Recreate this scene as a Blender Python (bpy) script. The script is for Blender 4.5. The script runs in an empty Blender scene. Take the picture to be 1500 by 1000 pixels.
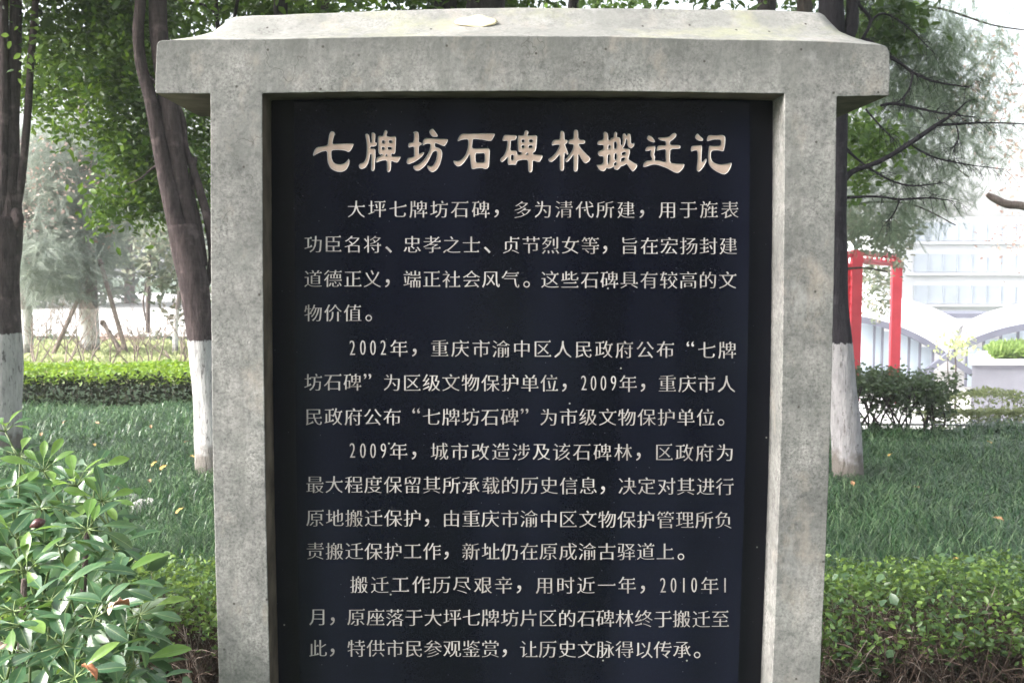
import bpy, bmesh, math, random
import numpy as np
from mathutils import Vector, Matrix, Euler, noise
random.seed(7); RNG = np.random.default_rng(11)
SC = bpy.context.scene
R = math.radians

# ------------------------------------------------------------------ camera
EYE = Vector((0, 0, 1.5)); PITCH = 4.13; F = 1500.0
cam_d = bpy.data.cameras.new('camera'); cam = bpy.data.objects.new('camera', cam_d)
SC.collection.objects.link(cam); SC.camera = cam
cam.location = EYE; cam.rotation_euler = (R(90 - PITCH), 0, 0)
cam_d.sensor_width = 36; cam_d.lens = 36; cam_d.clip_start = 0.05; cam_d.clip_end = 600
cam_d.dof.use_dof = True; cam_d.dof.focus_distance = 2.15; cam_d.dof.aperture_fstop = 14.0

# ------------------------------------------------------------------ light
SUN = Vector((-0.86, -0.26, 0.62)).normalized()
w = bpy.data.worlds.new('World'); SC.world = w; w.use_nodes = True
nt = w.node_tree; bg = nt.nodes['Background']
sky = nt.nodes.new('ShaderNodeTexSky'); sky.sky_type = 'NISHITA'; sky.sun_disc = False
sky.sun_elevation = math.asin(SUN.z); sky.sun_rotation = math.atan2(SUN.x, SUN.y)
sky.air_density = 1.2; sky.dust_density = 6.0; sky.ozone_density = 1.0
hs = nt.nodes.new('ShaderNodeHueSaturation'); hs.inputs['Saturation'].default_value = .35; nt.links.new(sky.outputs[0], hs.inputs['Color']); nt.links.new(hs.outputs[0], bg.inputs[0]); bg.inputs[1].default_value = 0.14
sd = bpy.data.lights.new('sun', 'SUN'); so = bpy.data.objects.new('sun', sd); SC.collection.objects.link(so)
sd.energy = 1.7; sd.angle = R(32); sd.color = (1.0, 0.975, 0.955)
so.rotation_euler = SUN.to_track_quat('Z', 'Y').to_euler(); so.location = SUN * 20
SC.view_settings.view_transform = 'Standard'; SC.view_settings.look = 'None'
SC.view_settings.exposure = 2.15; SC.view_settings.gamma = 1; SC.view_settings.use_curve_mapping = False
SC.render.engine = 'CYCLES'
SC.cycles.volume_bounces = 1; SC.cycles.max_bounces = 8; SC.cycles.transparent_max_bounces = 8
SC.cycles.use_denoising = True

# ------------------------------------------------------------------ helpers
CR = cam.rotation_euler.to_matrix()
def ray(px, py): return CR @ Vector(((px - 750) / F, (500 - py) / F, -1))
def P(px, py, Y):
    d = ray(px, py); return EYE + d * (Y / d.y)
def link(o, parent=None):
    SC.collection.objects.link(o)
    if parent: o.parent = parent
    return o
def tag(o, label=None, cat=None, group=None, kind=None):
    if label: o['label'] = label
    if cat: o['category'] = cat
    if group: o['group'] = group
    if kind: o['kind'] = kind
    return o
def empty(name, loc, rz=0):
    o = bpy.data.objects.new(name, None); o.location = loc; o.rotation_euler = (0, 0, rz); o.empty_display_size = .1
    return link(o)
class MB:
    def __init__(s): s.v = []; s.f = []; s.n = 0
    def add(s, v, f):
        s.v.append(np.asarray(v, float).reshape(-1, 3)); s.f += [tuple(i + s.n for i in q) for q in f]; s.n += len(s.v[-1])
    def box(s, c, size, rz=0):
        c = np.array(c); h = np.array(size) / 2
        v = np.array([[x, y, z] for x in (-1, 1) for y in (-1, 1) for z in (-1, 1)]) * h
        ca, sa = math.cos(rz), math.sin(rz); v[:, :2] = v[:, :2] @ np.array([[ca, sa], [-sa, ca]])
        s.add(v + c, [(0, 1, 3, 2), (4, 6, 7, 5), (0, 4, 5, 1), (2, 3, 7, 6), (0, 2, 6, 4), (1, 5, 7, 3)])
    def tube(s, pts, rad, n=8, wob=0.0, cap=True):
        pts = [Vector(p) for p in pts]; m = len(pts)
        if not hasattr(rad, '__len__'): rad = [rad] * m
        vs = []; up = None
        for i, p in enumerate(pts):
            t = (pts[min(i + 1, m - 1)] - pts[max(i - 1, 0)]).normalized()
            if up is None:
                up = Vector((0, 0, 1)) if abs(t.z) < .8 else Vector((1, 0, 0))
            a = (up - t * up.dot(t)).normalized(); b = t.cross(a); up = a
            for k in range(n):
                th = 2 * math.pi * k / n; d = a * math.cos(th) + b * math.sin(th)
                r = rad[i]
                if wob: r *= 1 + wob * noise.noise(Vector((math.cos(th) * 1.7, math.sin(th) * 1.7, 0)) + p * 3.0)
                vs.append(p + d * r)
        f = [(i * n + k, i * n + (k + 1) % n, (i + 1) * n + (k + 1) % n, (i + 1) * n + k) for i in range(m - 1) for k in range(n)]
        if cap: f += [tuple(reversed(range(n))), tuple(range((m - 1) * n, m * n))]
        s.add(vs, f)
    def mesh(s, name, mat, smooth=False):
        me = bpy.data.meshes.new(name)
        me.from_pydata(np.concatenate(s.v).tolist() if s.v else [], [], s.f); me.update()
        if mat: me.materials.append(mat)
        if smooth: me.polygons.foreach_set('use_smooth', [True] * len(me.polygons))
        return me
    def build(s, name, mat, parent=None, smooth=False):
        return link(bpy.data.objects.new(name, s.mesh(name, mat, smooth)), parent)
def smoothcurve(pts, sub=6):
    """Catmull-Rom through tuples of any length"""
    pts = [np.array(p, float) for p in pts]; out = []
    for i in range(len(pts) - 1):
        p0 = pts[max(i - 1, 0)]; p1 = pts[i]; p2 = pts[i + 1]; p3 = pts[min(i + 2, len(pts) - 1)]
        for k in range(sub):
            t = k / sub
            out.append(.5 * ((2 * p1) + (-p0 + p2) * t + (2 * p0 - 5 * p1 + 4 * p2 - p3) * t * t + (-p0 + 3 * p1 - 3 * p2 + p3) * t ** 3))
    out.append(pts[-1]); return out
def raw_mesh(name, V, Fidx, mat, per=None):
    """V (n,3), Fidx (m,k) numpy -> mesh object fast"""
    me = bpy.data.meshes.new(name); m, k = Fidx.shape
    me.vertices.add(len(V)); me.vertices.foreach_set('co', V.astype(np.float32).ravel())
    me.loops.add(m * k); me.loops.foreach_set('vertex_index', Fidx.astype(np.int32).ravel())
    me.polygons.add(m); me.polygons.foreach_set('loop_start', (np.arange(m) * k).astype(np.int32))
    me.update(calc_edges=True); me.validate()
    me.materials.append(mat); return me

# ------------------------------------------------------------------ materials
def mat(name):
    m = bpy.data.materials.new(name); m.use_nodes = True
    return m, m.node_tree, m.node_tree.nodes['Principled BSDF']
def nd(t, typ, **kw):
    n = t.nodes.new(typ)
    for k, v in kw.items():
        if hasattr(n, k): setattr(n, k, v)
        else: n.inputs[k].default_value = v
    return n
def ramp(t, src, stops):
    r = t.nodes.new('ShaderNodeValToRGB'); e = r.color_ramp.elements
    while len(e) < len(stops): e.new(.5)
    for el, (p, c) in zip(e, stops):
        el.position = p; el.color = (*c, 1) if len(c) == 3 else c
    t.links.new(src, r.inputs[0]); return r
def mix(t, a, b, f, mode='MIX'):
    m = t.nodes.new('ShaderNodeMix'); m.data_type = 'RGBA'; m.blend_type = mode
    for s, v in ((6, a), (7, b), (0, f)):
        if hasattr(v, 'links') or hasattr(v, 'node'): t.links.new(v, m.inputs[s])
        else: m.inputs[s].default_value = v if s == 0 else (*v, 1)
    return m.outputs[2]
def coords(t, scale=(1, 1, 1), obj=True):
    tc = t.nodes.new('ShaderNodeTexCoord'); mp = t.nodes.new('ShaderNodeMapping'); mp.inputs[3].default_value = scale
    t.links.new(tc.outputs['Object' if obj else 'Generated'], mp.inputs[0]); return mp.outputs[0]
def nz(t, vec, scale, detail=4, rough=.55):
    n = nd(t, 'ShaderNodeTexNoise'); n.inputs['Scale'].default_value = scale; n.inputs['Detail'].default_value = detail
    n.inputs['Roughness'].default_value = rough; t.links.new(vec, n.inputs['Vector']); return n.outputs['Fac']
def bump(t, b, h, strength=.3, dist=.01, prev=None):
    n = t.nodes.new('ShaderNodeBump'); n.inputs['Strength'].default_value = strength; n.inputs['Distance'].default_value = dist
    t.links.new(h, n.inputs['Height'])
    if prev: t.links.new(prev, n.inputs['Normal'])
    t.links.new(n.outputs[0], b.inputs['Normal']); return n.outputs[0]
def simple(name, col, rough=.6, noise_amt=.25, scale=8, spec=.5, bmp=0.0):
    m, t, b = mat(name); b.inputs['Roughness'].default_value = rough; b.inputs['Specular IOR Level'].default_value = spec
    v = coords(t); n = nz(t, v, scale)
    lo = tuple(c * (1 - noise_amt) for c in col); hi = tuple(min(1, c * (1 + noise_amt)) for c in col)
    t.links.new(ramp(t, n, [(.3, lo), (.7, hi)]).outputs[0], b.inputs['Base Color'])
    if bmp: bump(t, b, nz(t, v, scale * 6), bmp, .005)
    return m
def leafmat(name, cols, rough=.45, trans=.35, tcol=None, spec=.5, rnd_obj=False):
    """cols: dark, mid, light -- varied leaf by leaf"""
    m, t, b = mat(name)
    g = t.nodes.new('ShaderNodeNewGeometry')
    rnd = g.outputs['Random Per Island']
    if rnd_obj: rnd = t.nodes.new('ShaderNodeObjectInfo').outputs['Random']
    k = len(cols); r = ramp(t, rnd, [(i / (k - 1), c) for i, c in enumerate(cols)])
    n = nz(t, coords(t), 3.0, 2)
    col = mix(t, r.outputs[0], tuple(c * .6 for c in cols[0]), ramp(t, n, [(.45, (0, 0, 0)), (.7, (.5, .5, .5))]).outputs[0])
    t.links.new(col, b.inputs['Base Color']); b.inputs['Roughness'].default_value = rough; b.inputs['Specular IOR Level'].default_value = spec
    tr = t.nodes.new('ShaderNodeBsdfTranslucent')
    tm = mix(t, col, tcol or tuple(min(1, c * 2.2) for c in cols[-1]), .5); t.links.new(tm, tr.inputs[0])
    ms = t.nodes.new('ShaderNodeMixShader'); ms.inputs[0].default_value = trans
    t.links.new(b.outputs[0], ms.inputs[1]); t.links.new(tr.outputs[0], ms.inputs[2])
    t.links.new(ms.outputs[0], t.nodes['Material Output'].inputs[0]); return m
M = {}
def concrete(name, top=False):
    m, t, b = mat(name); v = coords(t)
    big = nz(t, v, 3.2, 5, .6); mid = nz(t, v, 14, 6, .65); fine = nz(t, v, 190, 3, .7); fine2 = nz(t, v, 75, 4, .6)
    vert = nz(t, coords(t, (60, 60, 5)), 1, 4, .6)
    c = ramp(t, big, [(.34, (.145, .146, .144)), (.5, (.225, .224, .22)), (.66, (.31, .307, .30))]).outputs[0]
    c = mix(t, c, ramp(t, mid, [(.3, (.62, .64, .62)), (.6, (1.04, 1.02, 1.0)), (.8, (1.12, 1.10, 1.08))]).outputs[0], 1.0, 'MULTIPLY')
    sel = ramp(t, nz(t, v, 6.5, 3), [(.35, (.35, .35, .35)), (.65, (1, 1, 1))]).outputs[0]
    c = mix(t, c, ramp(t, fine, [(.34, (.52, .52, .51)), (.5, (1, 1, 1)), (.66, (1.3, 1.3, 1.29))]).outputs[0], sel, 'MULTIPLY')
    c = mix(t, c, ramp(t, fine2, [(.34, (.62, .63, .63)), (.5, (.98, .98, .98)), (.66, (1.15, 1.15, 1.15))]).outputs[0], .8, 'MULTIPLY')
    c = mix(t, c, ramp(t, vert, [(.35, (.86, .86, .87)), (.6, (1.04, 1.04, 1.04))]).outputs[0], .6, 'MULTIPLY')
    # grey green algae staining running down from the top edge of the lintel, with its own broken outline
    sp = t.nodes.new('ShaderNodeSeparateXYZ'); tc = t.nodes.new('ShaderNodeTexCoord'); t.links.new(tc.outputs['Object'], sp.inputs[0])
    mr = nd(t, 'ShaderNodeMapRange'); mr.inputs[1].default_value = 1.80; mr.inputs[2].default_value = 1.965
    t.links.new(sp.outputs[2], mr.inputs[0])
    st = nz(t, coords(t, (1, 1, .35)), 9, 5, .7)
    mu = nd(t, 'ShaderNodeMath', operation='MULTIPLY'); t.links.new(mr.outputs[0], mu.inputs[0]); t.links.new(st, mu.inputs[1])
    sm = ramp(t, mu.outputs[0], [(.16, (0, 0, 0)), (.46, (.8, .8, .8))]).outputs[0]
    if not top: c = mix(t, c, (.115, .117, .11), sm)
    patch = ramp(t, nz(t, v, 5.5, 6, .75), [(.5, (0, 0, 0)), (.66, (.6, .6, .6))]).outputs[0]
    c = mix(t, c, (.155, .158, .15), patch)
    warm = ramp(t, nz(t, coords(t, (1.3, 1, .8)), 7.3, 5, .7), [(.55, (0, 0, 0)), (.72, (.5, .5, .5))]).outputs[0]
    c = mix(t, c, (.36, .31, .26), warm)
    if top:
        moss = ramp(t, nz(t, v, 6, 6, .7), [(.5, (0, 0, 0)), (.66, (.6, .6, .6))]).outputs[0]
        c = mix(t, c, (.30, .31, .16), moss); c = mix(t, c, (.36, .36, .34), .3)
    streak = ramp(t, nz(t, coords(t, (26, 26, 1.3)), 1, 4, .65), [(.52, (0, 0, 0)), (.68, (.5, .5, .5))]).outputs[0]
    if not top: c = mix(t, c, (.15, .15, .14), streak)
    pale = ramp(t, nz(t, coords(t, (1, 1, .6)), 10, 5, .7), [(.58, (0, 0, 0)), (.72, (.55, .55, .55))]).outputs[0]
    c = mix(t, c, (.36, .36, .355), pale)
    sx = t.nodes.new('ShaderNodeSeparateXYZ'); t.links.new(v, sx.inputs[0]); cb = t.nodes.new('ShaderNodeCombineXYZ'); t.links.new(sx.outputs[0], cb.inputs[0]); t.links.new(sx.outputs[2], cb.inputs[1])
    vc = nd(t, 'ShaderNodeTexVoronoi'); vc.voronoi_dimensions = '2D'; vc.inputs['Scale'].default_value = 13; t.links.new(cb.outputs[0], vc.inputs['Vector'])
    ck = nd(t, 'ShaderNodeMath', operation='SUBTRACT'); t.links.new(nz(t, coords(t, (1, 1, .7)), 4.3, 5, .6), ck.inputs[0]); ck.inputs[1].default_value = .47
    ca = nd(t, 'ShaderNodeMath', operation='ABSOLUTE'); t.links.new(ck.outputs[0], ca.inputs[0])
    cm = mix(t, ramp(t, ca.outputs[0], [(.0012, (.8, .8, .8)), (.0035, (0, 0, 0))]).outputs[0], ramp(t, nz(t, v, 5.1, 2), [(.54, (0, 0, 0)), (.6, (1, 1, 1))]).outputs[0], 1.0, 'MULTIPLY')
    c = mix(t, c, (.08, .077, .07), cm)
    pk = ramp(t, vc.outputs['Distance'], [(.022, (1, 1, 1)), (.04, (0, 0, 0))]).outputs[0]
    ps = ramp(t, vc.outputs['Color'], [(.62, (0, 0, 0)), (.64, (1, 1, 1))]).outputs[0]
    c = mix(t, c, (.06, .055, .05), mix(t, pk, ps, 1.0, 'MULTIPLY'))
    t.links.new(c, b.inputs['Base Color']); b.inputs['Roughness'].default_value = .88; b.inputs['Specular IOR Level'].default_value = .3
    # pits
    vo = nd(t, 'ShaderNodeTexVoronoi'); vo.inputs['Scale'].default_value = 34; t.links.new(v, vo.inputs['Vector'])
    pit = ramp(t, vo.outputs['Distance'], [(.03, (0, 0, 0)), (.09, (1, 1, 1))]).outputs[0]
    n1 = bump(t, b, fine, .35, .0012); n2 = bump(t, b, mid, .5, .006, n1); bump(t, b, pit, .35, .002, n2)
    return m
M['concrete'] = concrete('weathered_concrete'); M['cap'] = concrete('weathered_cap', True)

def granite(name, base=(.0022, .0028, .0066), rough=.13):
    m, t, b = mat(name); v = coords(t)
    cl = nz(t, coords(t, (1, 1, .35)), 5, 5, .6)
    sp = nz(t, v, 420, 2, .8)
    c = ramp(t, sp, [(.35, tuple(x * .5 for x in base)), (.6, base), (.74, tuple(x * 3.0 for x in base))]).outputs[0]
    sheen = ramp(t, nz(t, coords(t, (2.4, 1, .3)), 3.0, 1, .4), [(.35, (0, 0, 0)), (.8, (.20, .20, .20))]).outputs[0]
    c = mix(t, c, (.027, .032, .066), sheen)  # bluish vertical reflection on the polish painted into the colour
    sx = t.nodes.new('ShaderNodeSeparateXYZ'); t.links.new(v, sx.inputs[0]); cb = t.nodes.new('ShaderNodeCombineXYZ'); t.links.new(sx.outputs[0], cb.inputs[0]); t.links.new(sx.outputs[2], cb.inputs[1])
    for sc_, th, pr, colr in ((13, .028, .80, (.34, .35, .30)), (42, .045, .80, (.09, .095, .11))):      # lime specks and dust on the polish
        vo = nd(t, 'ShaderNodeTexVoronoi'); vo.voronoi_dimensions = '2D'; vo.inputs['Scale'].default_value = sc_; t.links.new(cb.outputs[0], vo.inputs['Vector'])
        pk = ramp(t, vo.outputs['Distance'], [(th * .6, (1, 1, 1)), (th, (0, 0, 0))]).outputs[0]
        sel = ramp(t, vo.outputs['Color'], [(pr, (0, 0, 0)), (pr + .02, (1, 1, 1))]).outputs[0]
        c = mix(t, c, colr, mix(t, pk, sel, 1.0, 'MULTIPLY'))
    t.links.new(c, b.inputs['Base Color']); b.inputs['Specular IOR Level'].default_value = .16
    b.inputs['Roughness'].default_value = rough
    bump(t, b, nz(t, v, 3, 2), .06, .01)
    return m
M['slab'] = granite('black_granite'); M['back'] = granite('dark_backing_stone', (.003, .0034, .006), .34)
def paint(name, lo, hi):
    m, t, b = mat(name); v = coords(t)
    t.links.new(ramp(t, nz(t, v, 22, 5, .7), [(.3, lo), (.65, hi)]).outputs[0], b.inputs['Base Color'])
    b.inputs['Roughness'].default_value = .75; bump(t, b, nz(t, v, 240, 3), .3, .001); return m
M['title'] = paint('title_paint', (.27, .19, .145), (.42, .325, .27))
M['title_edge'] = paint('title_cut_edge', (.30, .29, .285), (.50, .49, .48))
M['text'] = paint('inscription_paint', (.22, .195, .18), (.44, .41, .395))

def bark(name, c0, c1, wash=None, washcol=(.50, .49, .49)):
    m, t, b = mat(name); v = coords(t, (14, 14, 3)); n = nz(t, v, 1.6, 6, .7); ring = nz(t, coords(t, (5, 5, 60)), 1, 3, .6)
    c = ramp(t, n, [(.3, c0), (.7, c1)]).outputs[0]
    c = mix(t, c, ramp(t, ring, [(.35, (.75, .73, .73)), (.6, (1.1, 1.1, 1.1))]).outputs[0], .35, 'MULTIPLY')
    bl = ramp(t, nz(t, coords(t), 9, 4), [(.58, (0, 0, 0)), (.7, (.6, .6, .6))]).outputs[0]
    c = mix(t, c, tuple(x * 1.7 for x in c1), bl)
    if wash:
        g = t.nodes.new('ShaderNodeNewGeometry'); sp = t.nodes.new('ShaderNodeSeparateXYZ'); t.links.new(g.outputs['Position'], sp.inputs[0])
        a = nd(t, 'ShaderNodeMath', operation='MULTIPLY'); t.links.new(nz(t, coords(t, (42, 42, 12)), 1.0, 5, .7), a.inputs[0]); a.inputs[1].default_value = .09
        s = nd(t, 'ShaderNodeMath', operation='ADD'); t.links.new(sp.outputs[2], s.inputs[0]); t.links.new(a.outputs[0], s.inputs[1])
        lt = nd(t, 'ShaderNodeMath', operation='LESS_THAN'); t.links.new(s.outputs[0], lt.inputs[0]); lt.inputs[1].default_value = wash + .045
        wc = ramp(t, nz(t, coords(t, (16, 16, 4)), 1.5, 6, .7), [(.3, tuple(x * .62 for x in washcol)), (.55, washcol), (.8, tuple(x * 1.25 for x in washcol))]).outputs[0]
        crack = ramp(t, nz(t, coords(t, (30, 30, 9)), 1.2, 5, .75), [(.57, (0, 0, 0)), (.63, (.85, .85, .85))]).outputs[0]
        wc = mix(t, wc, (.10, .09, .09), crack)
        mz = nd(t, 'ShaderNodeMath', operation='ADD'); t.links.new(sp.outputs[2], mz.inputs[0]); nn_ = nd(t, 'ShaderNodeMath', operation='MULTIPLY'); t.links.new(nz(t, coords(t), 14, 4), nn_.inputs[0]); nn_.inputs[1].default_value = -.32; t.links.new(nn_.outputs[0], mz.inputs[1])
        wc = mix(t, wc, (.12, .10, .08), ramp(t, mz.outputs[0], [(0, (.75, .75, .75)), (.09, (0, 0, 0))]).outputs[0])      # soil splash at the foot
        c = mix(t, c, wc, lt.outputs[0])
    t.links.new(c, b.inputs['Base Color']); b.inputs['Roughness'].default_value = .9; b.inputs['Specular IOR Level'].default_value = .2
    n1 = bump(t, b, n, 1.0, .03); bump(t, b, ring, .3, .008, n1); return m
M['bark_wash'] = bark('bark_with_limewash', (.028, .021, .023), (.105, .08, .08), .985)
M['bark_wash_far'] = bark('far_bark_with_limewash', (.15, .125, .125), (.28, .24, .23), .8, (.75, .73, .73))  # far copy, distance haze put into the paler bark
M['bark_dark_wash'] = bark('dark_bark_with_limewash', (.012, .011, .016), (.04, .035, .042), .985, (.36, .35, .365))
M['bark_dark'] = bark('dark_bark', (.018, .016, .017), (.06, .05, .05))
M['bark'] = bark('brown_bark', (.04, .032, .03), (.12, .095, .085))
M['bark_pale'] = bark('pale_bark', (.16, .12, .11), (.34, .28, .25))
M['twig'] = simple('twig_brown', (.075, .048, .036), .8, .4, 30)
M['twig_pale'] = simple('twig_pale', (.22, .175, .15), .8, .3, 30)

# ------------------------------------------------------------------ ground
def ground_z(x, y):
    s = min(1, max(0, (x - 1.2) / 2.0)); s = s * s * (3 - 2 * s)
    t = min(1, max(0, (y - 9.6) / 13)); z = -1.45 * t * (2 - t) * s if y > 9.6 else 0
    return z + .03 * noise.noise(Vector((x * .5, y * .5, 0)))
def gz(x, y): return ground_z(x, y)
xs = sorted(set([-150, -100, -60, -40, -30, -24, -20] + [round(-16 + .5 * i, 2) for i in range(65)] + [20, 24, 30, 40, 60, 100, 150]))
ys = sorted(set([-150, -100, -60, -30, -15] + [-8 + i for i in range(9)] + [round(.5 * i, 2) for i in range(1, 70)] + [36, 40, 50, 70, 100, 150]))
mb = MB(); mb.add([(x, y, gz(x, y)) for y in ys for x in xs],
    [(j * len(xs) + i, j * len(xs) + i + 1, (j + 1) * len(xs) + i + 1, (j + 1) * len(xs) + i) for j in range(len(ys) - 1) for i in range(len(xs) - 1)])
m, t, b = mat('lawn_soil'); v = coords(t)
c = ramp(t, nz(t, v, 6, 6, .7), [(.3, (.018, .035, .018)), (.55, (.04, .075, .035)), (.75, (.075, .10, .05))]).outputs[0]
c = mix(t, c, ramp(t, nz(t, v, .7, 3), [(.45, (0, 0, 0)), (.7, (.5, .5, .5))]).outputs[0], (.08, .06, .045)) if False else c
t.links.new(c, b.inputs['Base Color']); b.inputs['Roughness'].default_value = .95; bump(t, b, nz(t, v, 40, 4), .8, .03)
tag(mb.build('ground', m, smooth=True), kind='structure')

# pale paving beyond the lawn on the right and the far plaza; at left a pale sheet for lit ground
def sheet(name, x0, x1, y0, y1, mt, dz=.03, n=24):
    mb = MB(); X = np.linspace(x0, x1, n); Y = np.linspace(y0, y1, n)
    mb.add([(x, y, gz(x, y) + dz) for y in Y for x in X], [(j * n + i, j * n + i + 1, (j + 1) * n + i + 1, (j + 1) * n + i) for j in range(n - 1) for i in range(n - 1)])
    return tag(mb.build(name, mt, smooth=True), kind='structure')
M['paving'] = simple('pale_paving', (.5, .49, .48), .8, .12, 3, bmp=.2)
sheet('path', 3.0, 13.4, 9.55, 9.95, M['paving'], .035)
sheet('plaza', 4.4, 34, 13.4, 40, M['paving'], .04, 40)
sheet('lit_far_ground', -34, 4, 22, 60, M['paving'], .03, 30)  # pale sheet standing in for brightly lit far ground

# ------------------------------------------------------------------ the stele
YAW = R(1.5); SY = 2.0
stele = empty('stone_stele', (0, SY, 0), YAW)
tag(stele, 'grey concrete stele with hipped cap framing a black granite slab of Chinese text', 'monument')
SM = Matrix.Rotation(YAW, 3, 'Z'); SI = SM.inverted(); SO = Vector((0, SY, 0))
def S(px, py, depth=0.0):
    """pixel ray -> point in stele's local frame on the plane local y = depth"""
    o = SI @ (EYE - SO); d = SI @ ray(px, py); k = (depth - o.y) / d.y; q = o + d * k
    return q
def resample(pts, step, jit, closed_ends=True):
    out = []
    for a, b in zip(pts[:-1], pts[1:]):
        L = math.dist(a, b); n = max(1, int(L / step))
        for k in range(n):
            f = k / n; j = 0 if k == 0 else jit
            x = a[0] + (b[0] - a[0]) * f; y = a[1] + (b[1] - a[1]) * f
            nx, ny = -(b[1] - a[1]) / L, (b[0] - a[0]) / L
            g = j * (noise.noise(Vector((x * .35, y * .35, 3))) * 1.2 + .25 * noise.noise(Vector((x * .05, y * .05, 9))))
            out.append((x + nx * g, y + ny * g))
    out.append(pts[-1]); return out
LOb = S(320.5, 1000).x; LIb = S(395.5, 1000).x; RIb = S(1131, 1000).x; ROb = S(1201, 1000).x
seg = [
 [tuple(q) for q in smoothcurve([(320.5, 1000), (312.3, 700), (309, 420), (308, 139)], 6)],
 [(308, 137.5), (228, 137)], [(227, 128), (228, 100), (229.5, 66)],
 [(232, 61), (237, 59), (300, 57.5), (380, 57.5), (500, 55), (600, 53), (750, 52.5), (900, 53.5), (1050, 58), (1150, 59), (1230, 61.5), (1290, 65.5)],
 [(1300, 69), (1303.5, 78), (1304, 110), (1302.5, 138)], [(1302, 140.5), (1227, 141.5)],
 [tuple(q) for q in smoothcurve([(1226, 143), (1222, 400), (1214, 700), (1201, 1000)], 6)]]
outer = []
for s_ in seg: outer += resample(s_, 9, .5)
inner = []
for s_ in ([tuple(q) for q in smoothcurve([(1131, 1000), (1142, 700), (1147.3, 420), (1149.3, 139)], 6)],
           [(1148.5, 137.5), (1050, 136), (900, 134), (750, 133.5), (500, 135), (385, 137)],
           [tuple(q) for q in smoothcurve([(384.3, 139), (385.6, 420), (389, 700), (395.5, 1000)], 6)]):
    inner += resample(s_, 9, .5)
loop = [(ROb + .004, 0)]
loop = [S(*p) for p in outer] + [Vector((ROb - .02, 0, 0)), Vector((RIb - .015, 0, 0))] + [S(*p) for p in inner] + [Vector((LIb + .01, 0, 0)), Vector((LOb + .01, 0, 0))]
DEP = .30; n = len(loop)
mb = MB(); mb.add([(q.x, 0, q.z) for q in loop] + [(q.x, DEP, q.z) for q in loop],
    [tuple(range(n)), tuple(range(2 * n - 1, n - 1, -1))] + [(i, i + n, (i + 1) % n + n, (i + 1) % n) for i in range(n)])
fr = mb.build('concrete_frame', M['concrete'], stele)
M['soffit'] = simple('stained_shaded_concrete', (.115, .092, .072), .9, .45, 14, .2, .3); fr.data.materials.append(M['soffit'])  # brown stain with the recess shade put into its colour
bm_ = bmesh.new(); bm_.from_mesh(fr.data); bmesh.ops.recalc_face_normals(bm_, faces=bm_.faces); bm_.to_mesh(fr.data); bm_.free()
bv = fr.modifiers.new('bevel', 'BEVEL'); bv.width = .0035; bv.segments = 3; bv.limit_method = 'ANGLE'; bv.angle_limit = R(50); bv.harden_normals = False
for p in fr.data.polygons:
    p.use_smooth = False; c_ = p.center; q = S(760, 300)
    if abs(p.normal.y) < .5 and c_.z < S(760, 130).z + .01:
        if p.normal.z < -.7: p.material_index = 1                                   # stained undersides, shade put into the colour
        elif c_.x < q.x and p.normal.x > .7 and c_.x > S(350, 300).x: p.material_index = 1   # left jamb: stain plus painted shade
# hipped cap with concave slopes, lofted in rings
ftop = [(233, 60), (300, 57.3), (380, 57.3), (500, 54.8), (600, 52.8), (750, 52.3), (900, 53.3), (1050, 57.8), (1150, 58.8), (1230, 61.3), (1298, 66)]
rtop = [(345, 24), (400, 21.5), (470, 19), (560, 15.5), (650, 12.5), (750, 11), (850, 11.5), (960, 12.5), (1060, 14), (1140, 15), (1200, 18)]
NF = 41
def interp(pts, f):
    k = f * (len(pts) - 1); i = min(int(k), len(pts) - 2); u = k - i
    return (pts[i][0] + (pts[i + 1][0] - pts[i][0]) * u, pts[i][1] + (pts[i + 1][1] - pts[i][1]) * u)
T = [0, .12, .25, .38, .5, .6, .68, .74, .8, .86, .92, .97, 1.0]
RISE = lambda t: float(np.interp(t, [0, .43, .68, .80, .93, 1], [0, .28, .50, .70, .94, 1]))
rings = []
for t_ in T:
    fr_ = []; bk = []
    for i in range(NF):
        f = i / (NF - 1); a = S(*interp(ftop, f)); c_ = S(*interp(rtop, f), DEP / 2); r = RISE(t_)
        x = a.x + (c_.x - a.x) * t_; z = a.z - .001 + (c_.z - a.z) * r + .0012 * noise.noise(Vector((x * 18, t_ * 5, 0)))
        fr_.append((x, DEP / 2 * t_ + .003 * (1 - t_), z)); bk.append((x, DEP - DEP / 2 * t_ - .003 * (1 - t_), z))
    rings.append(fr_ + bk[::-1])
base_ring = [(x, y, z - .03) for x, y, z in rings[0]]
allr = [base_ring] + rings; N2 = NF * 2
mb = MB(); mb.add([v_ for r_ in allr for v_ in r_], [(j * N2 + i, j * N2 + (i + 1) % N2, (j + 1) * N2 + (i + 1) % N2, (j + 1) * N2 + i) for j in range(len(allr) - 1) for i in range(N2)])
cap_o = mb.build('hipped_cap', M['cap'], stele)
bm_ = bmesh.new(); bm_.from_mesh(cap_o.data); bmesh.ops.remove_doubles(bm_, verts=bm_.verts, dist=.0004); bmesh.ops.recalc_face_normals(bm_, faces=bm_.faces); bm_.to_mesh(cap_o.data); bm_.free()
for p in cap_o.data.polygons: p.use_smooth = True
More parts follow.
